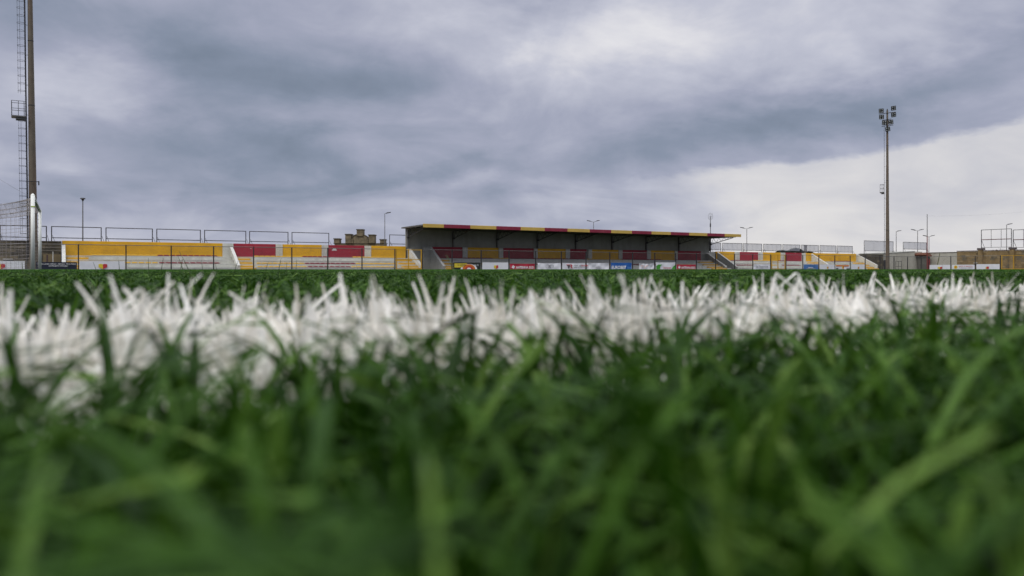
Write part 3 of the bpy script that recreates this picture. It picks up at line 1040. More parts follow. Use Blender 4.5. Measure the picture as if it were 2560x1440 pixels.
def gate(s_a, s_b, mids, label, name_rz=TH, origin=None, h=1.98):
    o = thing('fence_gate', label, 'gate', origin or W(s_a, FT - .01), name_rz, 'yellow gates in the pitch fence')
    L_ = s_b - s_a
    for x in [.03] + mids + [L_ - .03]: MB().box(x - .045, x + .045, -.04, .04, .03, h).build('upright', YST, o)
    for a, b in zip([.03] + mids, mids + [L_ - .03]):
        for z in (h - .09, .95, .06) if h < 2 and L_ < 6 else (h - .09, .06):
            MB().box(a + .046, b - .046, -.03, .03, z, z + .07).build('rail', YST, o)
        w_ = wire(b - a - .1, h - .12).build('wire_mesh', GREYST, o); w_.location = (a + .05, 0, .05)
    return o


ga, gb = s_at(990.5, FT), s_at(1054, FT)
gate(ga, gb, [s_at(1021.5, FT) - ga], 'double yellow steel gate left of the roofed stand')
ga, gb = s_at(1929, FT), s_at(1963, FT)
gate(ga, gb, [s_at(1945, FT) - ga], 'narrow yellow steel gate in front of the right stand')
tg = [t_at_s(p, SCN) for p in (2504, 2534, 2566)]
gate(0, tg[2] - tg[0], [tg[1] - tg[0]], 'yellow steel gate before the ochre wall at the right edge', TH - PI / 2, W(SCN, tg[0]), h=2.02)


# ------------------------------------------------------------------ lettering and banners
def text_mesh(txt, width, height, bold=0.0, shear=0.0, depth=.004):
    cu = bpy.data.curves.new('lettering', 'FONT')
    cu.body = txt
    cu.size = 1
    cu.resolution_u = 3
    cu.offset = bold
    cu.shear = shear
    cu.extrude = 0
    ob = bpy.data.objects.new('lettering', cu)
    COL.objects.link(ob)
    dg = bpy.context.evaluated_depsgraph_get()
    me = bpy.data.meshes.new_from_object(ob.evaluated_get(dg))
    COL.objects.unlink(ob)
    bpy.data.objects.remove(ob); bpy.data.curves.remove(cu)
    n = len(me.vertices)
    co = np.empty(n * 3, np.float32)
    me.vertices.foreach_get('co', co)
    co = co.reshape(-1, 3)
    mn, mx = co.min(0), co.max(0)
    co[:, 0] = (co[:, 0] - mn[0]) / (mx[0] - mn[0]) * width
    zz = (co[:, 1] - mn[1]) / (mx[1] - mn[1]) * height
    co[:, 2] = zz; co[:, 1] = 0
    me.vertices.foreach_set('co', co.ravel())
    me.update()
    return me


def lettering(root, txt, x, z, w, h, m, y=-.03, bold=.01, shear=0.0):
    me = text_mesh(txt, w, h, bold, shear)
    me.materials.clear(); me.materials.append(m)
    o = link('lettering', me, root)
    o.location = (x, y, z)
    return o


def sheet(L_, h, z0, sag, seed, amp=.012, x0=0.0):
    r = random.Random(seed)
    nx, nz_ = 22, 6
    vs, fs = [], []
    ph = [r.uniform(0, 6) for _ in range(4)]
    for j in range(nz_ + 1):
        v = j / nz_
        for i in range(nx + 1):
            u = i / nx
            top = h - sag * 4 * u * (1 - u)
            z = z0 + (top - z0) * v
            y = amp * (math.sin(u * 9 + ph[0] + v * 4) + .6 * math.sin(u * 23 + ph[1] - v * 6) + .8 * math.sin((u - .5) * (1.2 - v) * 14 + ph[2]))
            vs.append((x0 + u * L_, y, z))
    for j in range(nz_):
        for i in range(nx):
            q = j * (nx + 1) + i
            fs.append((q, q + 1, q + nx + 2, q + nx + 1))
    return MB().add(vs, fs)


def shield(root, x, z, w, h, left=PYEL, right=PRED, y=-.04):
    MB().prism([(x, z), (x, z + h * .92), (x - w * .22, z + h), (x - w / 2, z + h * .9), (x - w * .48, z + h * .35)], 'y', y, y - .004).build('emblem', left, root)
    MB().prism([(x + .004, z), (x + .004, z + h * .92), (x + w * .22, z + h), (x + w / 2, z + h * .9), (x + w * .48, z + h * .35)], 'y', y, y - .004).build('emblem', right, root)


def banner(pa, pb_, py, label, m, sag=.0, amp=.008, end=False, name='banner', seed=None):
    if not end:
        a, b = s_at(pa, FT + .07), s_at(pb_, FT + .07)
        h = z_at(py, a, FT)
        o = empty_at(name, label, 'banner', a, FT + .07, 'advertising banners on the pitch fence')
    else:
        ss = SCN - .07
        a, b = t_at_s(pa, ss), t_at_s(pb_, ss)
        h = CAMZ + (673 - py) * W(ss, a)[1] / FPX
        o = thing(name, label, 'banner', W(ss, a), TH - PI / 2, 'advertising banners on the pitch fence')
    L_ = b - a
    sheet(L_, h, .03, sag, seed or int(pa), amp).build('cloth', m, o, smooth=True)
    for x in (.03, L_ - .03):
        MB().tube((x, 0, h - .01), (x + (.06 if x > 1 else -.06), .06, h + .03), .008, n=5).build('tie', PGREY, o)
    return o, L_, h


o, L_, h = banner(-60, 62, 652, 'white board with a red emblem behind the goal net, at the left edge', BWHITE, amp=.002)
xq = s_at(2, FT) - s_at(-60, FT); shield(o, xq, .03, .55, .42)
o, L_, h = banner(90, 192.5, 655, 'dark blue board with two lines of small white capitals beside the goalposts', BNAVY, amp=.001)
lettering(o, 'CONSULENZA LEGALE - FISCALE - TRIBUTARIA', .08, h - .19, L_ - .14, .085, PWHITE)
lettering(o, 'CONTENZIOSI E BANCARIO', L_ * .30, h - .34, L_ * .48, .085, PWHITE)
o, L_, h = banner(198.5, 312, 652.7, 'long white board with a yellow and red shield, left of the first fence bay', BWHITE, amp=.002)
shield(o, L_ * .51, .05, .62, .42)
o, L_, h = banner(1133, 1201, 656, 'black banner with yellow lettering and an orange dish of food', BBLACK, amp=.008)
MB().box(.12, 1.55, -.028, -.032, .22, h - .1).build('yellow_field', PYEL, o)
lettering(o, 'IL SAPORE', .5, h - .33, .95, .15, PBLACK, y=-.037)
MB().prism([(L_ * .57 + .95 * math.cos(i * PI / 12), .05 + .52 * math.sin(i * PI / 12)) for i in range(13)], 'y', -.028, -.032).build('plate_print', PWHITE, o)
MB().prism([(L_ * .57 + .72 * math.cos(i * PI / 12), .05 + .50 * math.sin(i * PI / 12)) for i in range(13)], 'y', -.034, -.037).build('food_print', PORG, o)
MB().prism([(L_ * .57 + .45 * math.cos(i * PI / 12), .05 + .30 * math.sin(i * PI / 12)) for i in range(13)], 'y', -.039, -.042).build('food_print', PRED, o)
MB().prism([(L_ * .57 + .24 * math.cos(i * PI / 12), .05 + .16 * math.sin(i * PI / 12)) for i in range(13)], 'y', -.044, -.046).build('food_print', PWHITE, o)
lettering(o, 'VIA 12', L_ - .75, h - .35, .5, .15, PWHITE)
o, L_, h = banner(1206, 1270.5, 656, 'plain white board with a small shield, between the food banner and the red one', BWHITE, amp=.002)
shield(o, L_ * .52, .06, .52, .40)


def antenna(pa, pb_, py, label):
    o, L_, h = banner(pa, pb_, py, label, BRED, sag=.03, amp=.016)
    k = L_ / 4.0
    lettering(o, 'ANTENNA SUD', L_ * .22, .10, L_ * .73, .27, PWHITE, y=-.05, bold=.03)
    MB().prism([(L_ * .05, .22), (L_ * .10, .44), (L_ * .14, .47), (L_ * .125, .34), (L_ * .20, .38), (L_ * .14, .08)], 'y', -.045, -.05).build('emblem', PWHITE, o)


antenna(1275, 1337, 659, 'larger red banner with white capitals, right of the plain white board')
o, L_, h = banner(1344, 1402, 657.3, 'white banner with a thin grey ring monogram', BWHITE, sag=.04, amp=.014)
mb = MB()
for cx in (.42, .58):
    mb.path([(L_ * cx + .26 * math.cos(i * PI / 9), -.06, .36 + .19 * math.sin(i * PI / 9)) for i in range(19)], .014, n=4)
mb.path([(L_ * .45, -.06, .2), (L_ * .47, -.06, .5), (L_ * .5, -.06, .28), (L_ * .53, -.06, .5), (L_ * .55, -.06, .2)], .014, n=4)
mb.build('monogram', PGREY, o)
o, L_, h = banner(1406, 1463, 657.3, 'white banner with a black and red letter logo and red small print', BWHITE, sag=.03, amp=.012)
MB().prism([(.45, .56), (1.2, .56), (1.32, .46), (1.2, .34), (1.34, .14), (1.2, .14), (1.04, .34), (1.12, .44), (1.05, .49), (.55, .49)], 'y', -.05, -.054).build('emblem', PRED, o)
MB().prism([(.6, .46), (1.0, .46), (.98, .38), (.88, .38), (.88, .12), (.76, .12), (.76, .38), (.66, .38)], 'y', -.058, -.062).build('emblem', PBLACK, o)
lettering(o, 'TRE LE', 1.5, .36, 1.0, .16, PGREY, y=-.05)
lettering(o, 'RAMS', 2.55, .36, .95, .17, PRED, y=-.05)
lettering(o, 'IMBALLAGGIO', 1.5, .17, 1.95, .11, PGREY, y=-.05)
o, L_, h = banner(1467, 1522.5, 657.3, 'creased plain white banner with a faint grey sketch', BWHITE, sag=.015, amp=.020)
mb = MB()
for q in range(9):
    a = PI * (q + .5) / 9
    mb.path([(L_ * .5 + .1 * math.cos(a), -.08, .14), (L_ * .5 + .5 * math.cos(a), -.08, .14 + .28 * math.sin(a))], .009, n=4)
mb.build('sketch_print', PGREY, o)
o, L_, h = banner(1527, 1579, 656.5, 'bright blue banner with heavy white capitals', BBLUE, sag=.01, amp=.01)
lettering(o, 'EUROBET', .08, .06, L_ * .70, .38, PWHITE, y=-.04, bold=.035, shear=.1)
lettering(o, '.live', L_ * .76, .1, L_ * .2, .28, PBLUE, y=-.04)
o, L_, h = banner(1598, 1634.5, 657.5, 'short torn white banner hanging loose left of the green and white one', BWHITE, sag=.09, amp=.03)
mb = MB()
for cx, cz in ((.35, .4), (.8, .25), (1.15, .42)):
    mb.path([(cx + .12 * math.cos(i * PI / 5), -.1, cz + .1 * math.sin(i * PI / 5)) for i in range(9)], .014, n=4)
mb.build('scroll_print', PORG, o)
o, L_, h = banner(1640, 1688, 655.5, 'white banner with green leaf shapes at both ends and red lettering', BWHITE, sag=.03, amp=.012)
MB().prism([(.03, .06), (.03, .45), (.35, .60), (.95, .60), (.65, .42), (.58, .06)], 'y', -.045, -.05).build('leaf_print', BGREEN, o)
MB().prism([(L_ - .03, .06), (L_ - .03, .56), (L_ - .3, .42), (L_ - .65, .06)], 'y', -.045, -.05).build('leaf_print', BGREEN, o)
lettering(o, 'Terranova', L_ * .36, .12, L_ * .42, .2, PRED, y=-.05)
antenna(1692, 1739, 661, 'smaller red banner with white capitals, near the right end of the roofed stand')
o, L_, h = banner(1884, 1925, 660.5, 'white banner with grey handwritten lettering before the right stand', BWHITE, sag=.0, amp=.01)
lettering(o, 'La Tavernetta', L_ * .15, .28, L_ * .72, .22, PGREY, y=-.04)
MB().path([(L_ * (.08 + .84 * i / 12), -.04, .17 + .02 * math.sin(i * 1.3)) for i in range(13)], .012, n=4).build('underline', PGREY, o)
o, L_, h = banner(2009, 2045.5, 661, 'pale blue banner with a white bar, before the right stand stairs', mat('faded_blue_vinyl', (.07, .17, .40), .5), amp=.01)
MB().box(L_ * .3, L_ * .62, -.03, -.035, .22, .30).build('bar_print', PWHITE, o)
lettering(o, 'BAR SPORT', L_ * .2, .08, L_ * .6, .08, PYEL)
o, L_, h = banner(2049, 2086.5, 661, 'small white board with a red shield, right of the pale blue banner', BWHITE, amp=.002)
shield(o, L_ * .52, .06, .34, .34)
o, L_, h = banner(2089, 2124.5, 663.5, 'white and orange banner with dark corners, between two shield boards', BWHITE, amp=.01)
MB().box(.1, L_ - .25, -.03, -.034, h - .14, h + .04).build('orange_print', PORG, o)
MB().box(.05, .55, -.04, -.044, .08, .2).build('dark_print', PBLACK, o)
MB().box(L_ - .8, L_ - .1, -.04, -.044, .05, .16).build('dark_print', PBLACK, o)
shield(o, L_ * .5, .05, .45, .45, PYEL, PORG, y=-.05)
o, L_, h = banner(2128.5, 2161.5, 661.5, 'white shield board at the right end of the right stand', BWHITE, amp=.002)
shield(o, L_ * .52, .06, .34, .34)
o, L_, h = banner(2324, 2375.5, 662.3, 'white board with a small shield on the end fence, right of the red door', BWHITE, amp=.002, end=True)
shield(o, L_ * .52, .05, .75, .36)
o, L_, h = banner(2380, 2436.5, 662, 'white board with a yellow sun and faded red capitals', BWHITE, amp=.002, end=True)
mb = MB().disc((L_ * .17, -.03, .36), .26, 'y', n=16, th=.003); mb.build('sun_print', PYEL, o)
MB().disc((L_ * .17, -.036, .36), .13, 'y', n=12, th=.002).build('sun_print', PORG, o)
lettering(o, 'SANTA MARIA', L_ * .3, .38, L_ * .62, .17, mat('faded_red_print', (.6, .25, .25), .5), y=-.03)
lettering(o, 'Impianti 0831', L_ * .33, .15, L_ * .6, .14, PGREY, y=-.03)
o, L_, h = banner(2441, 2499, 660.5, 'white board with a red square emblem, last before the yellow gate', BWHITE, amp=.002, end=True)
MB().box(L_ * .45, L_ * .55, -.03, -.036, .1, .42).build('emblem', PRED, o)
MB().box(L_ * .41, L_ * .449, -.03, -.036, .1, .36).build('emblem', PYEL, o)

# ------------------------------------------------------------------ goal
NP = Vector((-15.70, 24.90, 0))
GD = Vector((-math.sin(math.radians(30.3)), math.cos(math.radians(30.3)), 0))
goal = thing('football_goal', 'white football goal seen from the side with its net hanging at the left edge', 'goal', NP, math.atan2(GD.y, GD.x))
# local x = along the goal line, away from the camera; local y = behind the goal
GH, GW = 2.46, 7.3
for x in (0, GW):
    pp = MB().tube((x, 0, 0), (x, 0, GH), .06, n=14).build('post', WHITEP, goal, smooth=True)
    ca = MB()
    for k in range(4):
        ca.tube((x, 0, GH - .0 + .018 * k), (x, 0, GH + .018 * (k + 1)), .06 * math.cos(k * .38), .06 * math.cos((k + 1) * .38), n=14, caps=(k == 3))
    ca.build('post_cap', WHITEP, goal, smooth=True)
MB().tube((.06, 0, GH - .03), (GW - .06, 0, GH - .03), .055, n=14).build('crossbar', WHITEP, goal, smooth=True)
MB().box(-.065, .02, -.066, .05, GH - .38, GH - .35).build('tape', mat('lime_tape', (.45, .6, .03), .5), goal)
hk = MB()
for k in range(14):
    x = .25 + k * .53
    hk.tube((x, .05, GH - .08), (x, .09, GH - .16), .012, n=5)
hk.build('net_hook', NETM, goal)
hs = MB()
for k in range(14): hs.box(GW - .035, GW - .02, .05, .085, .15 + k * .16, .17 + k * .16)
hs.build('net_hook', NETM, goal)
TD, BDp, BH = 1.7, 2.1, 2.05


def sag_pt(x, d):
    """top panel of the net, from the bar back to the stanchion"""
    u = x / GW
    return Vector((x, d, GH - .06 - .34 * (d / TD) - .10 * math.sin(PI * min(1, d / TD)) * (.6 + .4 * math.cos(u * 20))))


def side_z(x, y, z):
    return Vector((x + .05 * math.sin(z * 3 + y * 4), y, z))


net = MB()
CS = .12
R_ = .0036
nx = int(GW / CS)
top = [[sag_pt(GW * i / nx, TD * j / 8) for i in range(nx + 1)] for j in range(9)]
for j in range(9): net.path(top[j], R_ * (2 if j in (0, 8) else 1), n=3)
for i in range(nx + 1): net.path([top[j][i] for j in range(9)], R_, n=3)
nz_ = 18


def back_pt(i, j):
    x = GW * i / nx
    zt = sag_pt(x, TD).z
    v = j / nz_
    return Vector((x, TD + (BDp - TD) * v ** 1.4 + .03 * math.sin(i * .7), zt * (1 - v) + .02))


back = [[back_pt(i, j) for i in range(nx + 1)] for j in range(nz_ + 1)]
for j in range(nz_ + 1): net.path(back[j], R_, n=3)
for i in range(nx + 1): net.path([back[j][i] for j in range(nz_ + 1)], R_, n=3)
for xs in (0, GW):
    for j in range(nz_ + 1):
        b = back_pt(0 if xs == 0 else nx, j)
        zt = b.z
        net.path([Vector((xs, .03, min(zt + .25 * (1 - j / nz_), GH - .06))).lerp(Vector((xs, b.y, zt)), q / 4) + Vector((0, 0, -.05 * math.sin(PI * q / 4))) for q in range(5)], R_, n=3)
    for k in range(16):
        y = .05 + (BDp - .05) * k / 15
        ztop = sag_pt(xs, min(y, TD)).z if y <= TD else max(.02, (1 - ((y - TD) / (BDp - TD)) ** (1 / 1.4)) * sag_pt(xs, TD).z)
        net.path([Vector((xs, y, ztop * (1 - q / 5) + .01)) for q in range(6)], R_, n=3)
net.build('net', NETM, goal)['kind'] = 'stuff'
st = MB()
for x in (0, GW):
    st.tube((x, 1.55, 0), (x, TD, 2.12), .03, n=8)
    st.tube((x, .06, .03), (x, BDp, .03), .025, n=6)
st.tube((0, BDp, .03), (GW, BDp, .03), .025, n=6)
st.build('net_support', GREYST, goal)


# ------------------------------------------------------------------ floodlight masts
def floodlight(root, p, size, rz, rx):
    hd = MB().box(-size / 2, size / 2, -.09, .09, -size / 2, size / 2)
    for x in (-size * .35, size * .35): hd.box(x - .02, x + .02, .09, .2, -size * .45, size * .45)
    for k in range(5): hd.box(-size * .4, size * .4, .09, .15, -size * .4 + k * size * .2 - .01, -size * .4 + k * size * .2 + .01)
    o = hd.build('floodlight', LAMPH, root)
    bevel(o, .03)
    o.location = p
    o.rotation_euler = (rx, 0, rz)
    for sx in (-1, 1):
        for sz in (-1, 1):
            l = MB().tube((sx * size * .24, -.088, sz * size * .24), (sx * size * .24, -.10, sz * size * .24), size * .14, n=10).build('lens', LENS, o)
    return o


def ladder(root, x, r, z0, z1, cage, plat, gap):
    """ladder at local x (left of the shaft), cage hoops, resting platform"""
    m = MB()
    yy = .17
    for s_ in (-1, 1): m.tube((x, s_ * yy, z0), (x, s_ * yy, z1), .022, n=5)
    m.build('ladder_rail', STEEL, root)
    m = MB()
    z = z0 + .15
    while z < z1:
        m.tube((x, -yy, z), (x, yy, z), .012, n=4)
        m.tube((x, 0, z), (x - .07, 0, z), .010, n=4)
        z += .3
    m.build('ladder_rung', STEEL, root)['kind'] = 'stuff'
    m = MB()
    z = z0 + 2.2
    while z < z1:
        m.tube((x, 0, z), (x + r, 0, z), .02, n=4); z += 2.4
    m.build('ladder_bracket', STEEL, root)
    if cage:
        hoop = MB().path([(x - .24 + .27 * math.cos(a), .27 * math.sin(a), 0) for a in [PI * (.18 + 1.64 * q / 10) for q in range(11)]], .014, n=4).mesh('cage_hoop', STEEL)
        z = z0 + 2.3
        while z < z1:
            if not (gap[0] < z < gap[1]):
                link('cage_hoop', hoop, root).location.z = z
            z += .6
        m = MB()
        for a in (.6, .85, 1.15, 1.4):
            for za, zb_ in ((z0 + 2.3, gap[0]), (gap[1], z1)):
                m.tube((x - .24 + .27 * math.cos(PI * a), .27 * math.sin(PI * a), za), (x - .24 + .27 * math.cos(PI * a), .27 * math.sin(PI * a), zb_), .011, n=4)
        m.build('cage_bar', STEEL, root)
    zf_, xo, w = plat
    m = MB().box(x - xo, x, -.5, .5, zf_ - .10, zf_)
    m.box(x - xo * .7, x, -.35, -.25, zf_ - .28, zf_ - .103)
    m.box(x - xo * .7, x, .25, .35, zf_ - .28, zf_ - .103)
    m.build('platform', GREYST, root)
    m = MB()
    for z in (.55, 1.15):
        pts_ = [(x, -.48, zf_ + z), (x - xo + .03, -.48, zf_ + z), (x - xo + .03, .48, zf_ + z), (x, .48, zf_ + z)]
        for a, b in zip(pts_, pts_[1:]): m.tube(a, b, .02, n=5)
    for p in ((x - xo + .03, -.48), (x - xo + .03, .48), (x - .1, -.48), (x - .1, .48), (x - xo / 2, -.48)):
        m.tube((p[0], p[1], zf_), (p[0], p[1], zf_ + 1.15), .02, n=5)
    m.build('guard_rail', STEEL, root)


def mast(label, px, t, h, rb, rt, lean=0.0):
    s_ = s_at(px, t)
    p = W(s_, t)
    yaw = -math.atan2(p[0], p[1])          # local -y faces the pitch
    o = thing('floodlight_mast', label, 'floodlight mast', p, yaw, 'floodlight masts')
    o.rotation_euler = (0, lean, yaw)
    sh = MB()
    nseg = 6
    for k in range(nseg):
        a, b = k / nseg, (k + 1) / nseg
        sh.tube((0, 0, h * a), (0, 0, h * b), rb + (rt - rb) * a, rb + (rt - rb) * b, n=16, caps=(k == nseg - 1))
    sh.build('shaft', MAST, o, smooth=False)
    bd = MB()
    for z in (h * .08, h * .19, h * .245, h * .56, h * .78):
        r_ = rb + (rt - rb) * z / h + .012
        bd.tube((0, 0, z), (0, 0, z + .06), r_, n=16)
    bd.build('band', STEEL, o)
    fl = MB().tube((0, 0, 0), (0, 0, .06), rb + .2, n=16); fl.build('base_plate', STEEL, o)
    return o, p


# left mast
ol, pl = mast('tall rusty floodlight mast with caged ladder rising out of the top left', 84.5, 1.6, 23.5, .32, .165, -.0118)
dl = pl[1]
zl = lambda py: CAMZ + (673 - py) * dl / FPX
k_ = dl / FPX
rx_ = -(84.5 - 72) * k_
ladder(ol, rx_, .20, 0.6, 23.3, True, (zl(294), 30 * k_, 1), (zl(297), zl(236)))
MB().tube((rx_ + .05, 0, 1), (rx_ + .05, 0, 23), .035, n=6).build('cable_duct', PBLACK, ol)
m = MB()
zz = zl(455)
m.tube((-.3, -.38, zz), (.42, -.38, zz), .03, n=6); m.tube((.42, -.38, zz + .05), (.42, -.38, zz - .28), .045, n=6)
m.build('bracket_arm', PBLACK, ol)
for q, (dx, dz) in enumerate(((.35, 23.35), (-.5, 24.0), (.6, 24.2), (-.4, 23.3))):
    floodlight(ol, (dx, -.3, dz), .55, 0, .5)
MB().tube((-1, -.2, 23.6), (1, -.2, 23.6), .05, n=6).build('crossarm', STEEL, ol)

# right mast
orr, pr = mast('far rusty floodlight mast carrying seven square lamp heads, right of the stands', 2219, 3.9, 24.2, .29, .125, -.002)
dr = pr[1]
kr = dr / FPX * math.sqrt(1 + ((2217.5 - 1280) / FPX) ** 2)
zr = lambda py: CAMZ + (673 - py) * dr / FPX
ladder(orr, -.42, .2, 1.5, 22.3, False, (zr(480), .62, 1), (0, 0))
ks = dr / FPX * .93
for (lx_, ly_, rz_, rx2) in ((2204, 277, .25, .25), (2233.5, 273, -.35, .3), (2204.7, 292.5, .2, .3), (2233.7, 289.5, -.3, .3), (2211.5, 307.5, .1, .25), (2227, 307, -.2, .25), (2219.5, 324, -.1, .3)):
    f = floodlight(orr, ((lx_ - 2218.5) * ks, -.42, zr(ly_)), .66, -rz_, rx2)
    f.rotation_euler = (rx2, (.06 if rz_ > 0 else -.14), -rz_)
for (a, b, z) in ((2198, 2239, 284), (2206, 2228, 300.5), (2205, 2233, 315.5)):
    MB().tube(((a - 2218.5) * ks, -.2, zr(z)), ((b - 2218.5) * ks, -.2, zr(z) + .1), .05, n=6).build('crossarm', STEEL, orr)
MB().tube((0, 0, 24.2), (0, 0, 24.5), .12, .05, n=8).build('finial', STEEL, orr)


# ------------------------------------------------------------------ things beyond the wall
def lamp_post(px, ytop, Y, kind, label):
    p = at(px, 673, Y)
    k = Y / FPX
    h = (673 - ytop) * k
    o = thing('street_lamp', label, 'street lamp', (p[0], Y, 0), 0, 'street lamps beyond the walls')
    MB().tube((0, 0, 0), (0, 0, h), .075, .045, n=8).build('pole', GREYST, o)
    MB().tube((0, 0, 0), (0, 0, .8), .11, .10, n=8).build('pole_base', GREYST, o)

    def head(sx, L_, tilt):
        a = MB(); e_ = (sx * L_, 0, h + L_ * tilt)
        a.tube((0, 0, h - .05), e_, .035, n=5); a.build('arm', GREYST, o)
        hd = MB()
        hd.prism([(e_[0] - sx * .15, e_[2] - .05), (e_[0] + sx * .65, e_[2] + .12), (e_[0] + sx * .72, e_[2] + .22), (e_[0] + sx * .1, e_[2] + .14)], 'y', -.17, .17)
        hd.build('lamp_head', STEEL, o)
    if kind == 'double': head(1, .45, .22); head(-1, .55, .12)
    elif kind == 'single': head(1, .25, .05)
    else:
        a = MB().tube((0, 0, h - .25), (0, 0, h - .02), .05, .16, n=12)
        a.tube((0, 0, h - .02), (0, 0, h + .09), .27, .22, n=14); a.build('lamp_head', STEEL, o)
    return o


lamp_post(207, 496, 80, 'mushroom', 'lamp post with a flat round head behind the long yellow wall')
lamp_post(962, 533, 120, 'single', 'single arm street lamp just right of the stone pediment')
lamp_post(1484, 554, 140, 'double', 'two armed street lamp showing over the middle of the stand roof')
lamp_post(1867, 571, 145, 'double', 'two armed street lamp behind the netted frames right of the roof')
lamp_post(2240.5, 578, 150, 'single', 'thin street lamp just right of the right floodlight mast')
lamp_post(2294, 576, 148, 'double', 'two armed street lamp above the wide netted frame by the flagpole')
lamp_post(2322.5, 591, 160, 'double', 'lower two armed street lamp close behind the tall flagpole')
lamp_post(2516.5, 561, 135, 'single', 'short armed street lamp seen through the tall frame on the ochre wall')

# grid antenna on a pole behind the roof
Y = 112.0
p = at(1776, 673, Y); k = Y / FPX
an = thing('antenna_mast', 'pole with oval wire grid antenna above the right end of the stand roof', 'antenna', (p[0], Y, 0))
h = (673 - 541) * k
MB().tube((0, 0, 0), (0, 0, h), .07, .05, n=8).build('pole', GREYST, an)
MB().tube((0, 0, h - 1.5), (0, 0, h - 1.0), .09, n=8).build('collar', STEEL, an)
gm = MB(); a_, b_, cz = .34, .50, h + .05
gm.path([(a_ * abs(math.cos(q * PI / 12)) ** .7 * (1 if math.cos(q * PI / 12) > 0 else -1), -.05, cz + b_ * math.sin(q * PI / 12)) for q in range(25)], .018, n=4)
for q in range(-6, 7):
    x = q * .05
    zz = b_ * (1 - abs(x / a_) ** 2.8) ** .5 if abs(x) < a_ else 0
    gm.tube((x, -.05 + x * x, cz - zz), (x, -.05 + x * x, cz + zz), .006, n=4)
for q in (-.3, 0, .3): gm.tube((-a_ * .85, -.05, cz + q), (a_ * .85, -.05, cz + q), .006, n=4)
gm.build('grid_reflector', mat('pale_antenna_wire', (.35, .35, .36), .5), an)
MB().tube((0, 0, cz), (0, -.35, cz), .03, n=6).build('feed_horn', STEEL, an)

# flagpole beside the hut
Y = W(s_at(2318, 2.2), 2.2)[1]
p = at(2318, 673, Y); k = Y / FPX
fp = thing('flagpole', 'tall thin pole rising from the hut, its lower half rust red', 'pole', (p[0], Y, 0))
MB().tube((0, 0, 0), (0, 0, 83 * k), .075, .065, n=8).build('lower_pole', mat('rust_red_paint', (.20, .035, .03), .6), fp)
MB().tube((0, 0, 83 * k), (0, 0, 137 * k), .06, .045, n=8).build('upper_pole', GREYST, fp)
MB().tube((0, 0, 137 * k), (0, 0, 137.6 * k), .08, n=8).build('cap', STEEL, fp)


def cable(p0, p1, sag, r, label):
    m = MB(); n = 14
    a, b = Vector(p0), Vector(p1)
    m.path([a.lerp(b, i / n) - Vector((0, 0, sag * 4 * (i / n) * (1 - i / n))) for i in range(n + 1)], r, n=4)
    o = m.build('overhead_cable', PGREY)
    tag(o, label, 'cable')


cable((p[0], Y, 137 * k - .2), at(2900, 470, Y - 10), 1.2, .008, 'thin overhead wire running right from the top of the tall flagpole')
cable(at(-260, 250, 60), at(75, 492, 62), .5, .011, 'thin wire sloping down to the left mast behind the goal net')

# the leaning pole by the end fence
lp = MB().tube((0, 0, 0), (.55, 0, 2.55), .07, .05, n=7).build('leaning_pole', mat('mossy_timber', (.10, .11, .04), .8, .3, 4))
pz = at(2341, 673, 119); lp.location = (pz[0], 119, 0)
tag(lp, 'mossy green pole leaning before the pale shed wall', 'pole')

# castle-like stone pediment
Y = 122.0
k = Y / FPX
cx0 = (899 - 1280) * k
cg = thing('stone_gatehouse', 'brown stone gatehouse pediment with square blocks and a round arch behind the stand', 'building', (cx0, Y, 0))
fx_ = lambda px: (px - 899) * k
fz = lambda py: CAMZ + (673 - py) * k
MB().box(fx_(836), fx_(963), 0, 1.6, 0, fz(609)).build('wall', STONE2, cg)
MB().box(fx_(833), fx_(966), -.1, 1.7, fz(609) + .003, fz(608)).build('cornice', STONE, cg)
for (a, b, yt, dep) in ((834, 850, 598, .2), (863, 879.5, 587, .35), (921, 938, 588.5, .35), (949, 964, 600, .2)):
    MB().box(fx_(a) + .08, fx_(b) - .08, -dep, 1.3, fz(608) + .003, fz(yt)).build('block', STONE2, cg)
    MB().box(fx_(a), fx_(b), -dep - .08, 1.4, fz(yt) + .003, fz(yt - 2.2)).build('block_cap', STONE, cg)
def arch_line(g):
    return [(fx_(899.8) + (20.2 * k + g) * math.cos(PI * q / 16), fz(596.5) + (10.8 * k + g) * math.sin(PI * q / 16)) for q in range(17)]


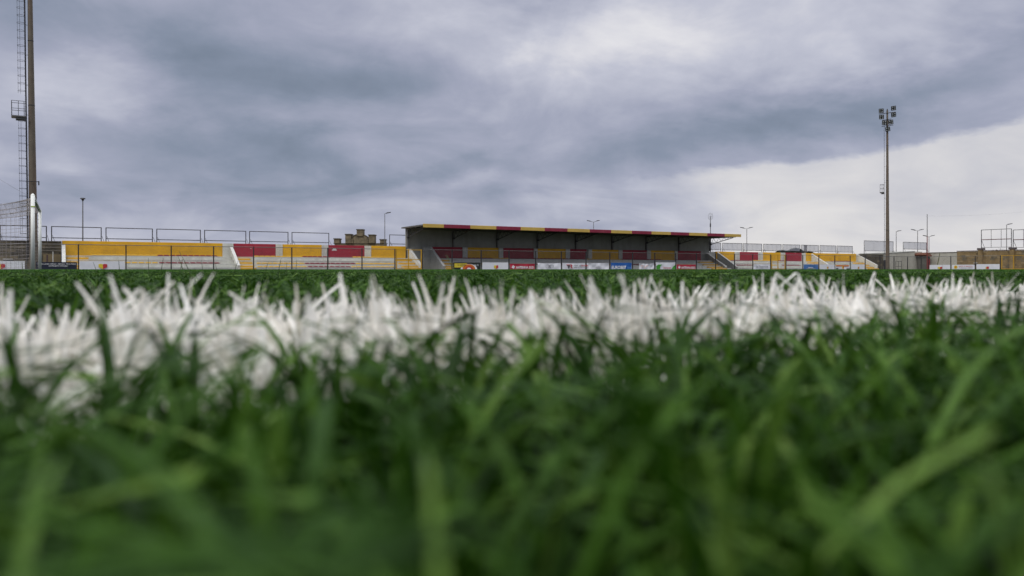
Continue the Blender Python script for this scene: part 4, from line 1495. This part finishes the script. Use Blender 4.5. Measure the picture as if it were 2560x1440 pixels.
arc = arch_line(0.0)
MB().prism([(arc[0][0], fz(608) + .003)] + arc + [(arc[-1][0], fz(608) + .003)], 'y', -.1, 1.2).build('arched_gable', STONE2, cg)
MB().prism(arch_line(.07) + arc[::-1], 'y', -.22, -.103).build('gable_moulding', STONE, cg)
MB().box(fx_(892.5), fx_(908), -.3, 1.2, fz(590), fz(575)).build('block', STONE2, cg)
MB().box(fx_(891.5), fx_(909), -.38, 1.3, fz(575) + .003, fz(573)).build('block_cap', STONE, cg)
for (a, b) in ((879.5, 883), (917.5, 921)):
    MB().box(fx_(a), fx_(b), -.32, -.225, fz(608) + .003, fz(597)).build('pilaster', STONE2, cg)


# dark hedge behind the right stand
def foliage(name, label, cat, cx, Y, halfw, z0, z1, n, size, seed):
    r = np.random.default_rng(seed)
    o = thing(name, label, cat, (cx, Y, 0))
    m = MB()
    for i in range(n):
        u = r.uniform(-1, 1); 
        hh = (1 - abs(u) ** 3) * (.75 + .25 * math.sin(u * 7 + 1))
        x, y = u * halfw, r.uniform(-.8, .8)
        z = z0 + (z1 - z0) * hh * r.uniform(0, 1) ** .6
        a, b = r.uniform(0, PI), r.uniform(-.8, .8)
        d1 = Vector((math.cos(a), math.sin(a), b)) * size * r.uniform(.5, 1.1)
        d2 = Vector((-math.sin(a) * .5, math.cos(a) * .5, r.uniform(.2, .9))) * size * .5
        q = Vector((x, y, z))
        m.add([q - d1, q - d2, q + d1, q + d2], [(0, 1, 2, 3)])
    m.build('foliage', mat('dark_leaves', (.030, .042, .020), .8, .4, 3), o)
    for f in (-.6, 0, .6):
        MB().tube((f * halfw, 0, 0), (f * halfw + .1, .1, z1 * .9), .09, .04, n=6).build('trunk', STONE4, o)
    return o


Y = 125
k = Y / FPX
foliage('hedge', 'dark low hedge showing between the netted frames and the right stand wall', 'hedge', (1985 - 1280) * k, Y, 48 * k, 2.55, z_at(622.5, s_at(1985), 0) * Y / (OY + s_at(1985) * S) + .12, 2600, .22, 3)
ch = MB().box(-.18, .18, -.18, .18, 0, (673 - 615) * k)
ch.box(-.22, .22, -.22, .22, (673 - 615) * k + .002, (673 - 613.5) * k)
o = ch.build('dark_post', STONE4); o.location = ((2002 - 1280) * k, Y - 2, 0)
tag(o, 'short dark square post poking up between two netted frames', 'post')
Y = 135.0; k = Y / FPX
foliage('weeds', 'dry weeds growing along the top behind the ochre wall', 'weeds', (2490 - 1280) * k, 134, 1.9, 2.9, 3.75, 160, .12, 5)
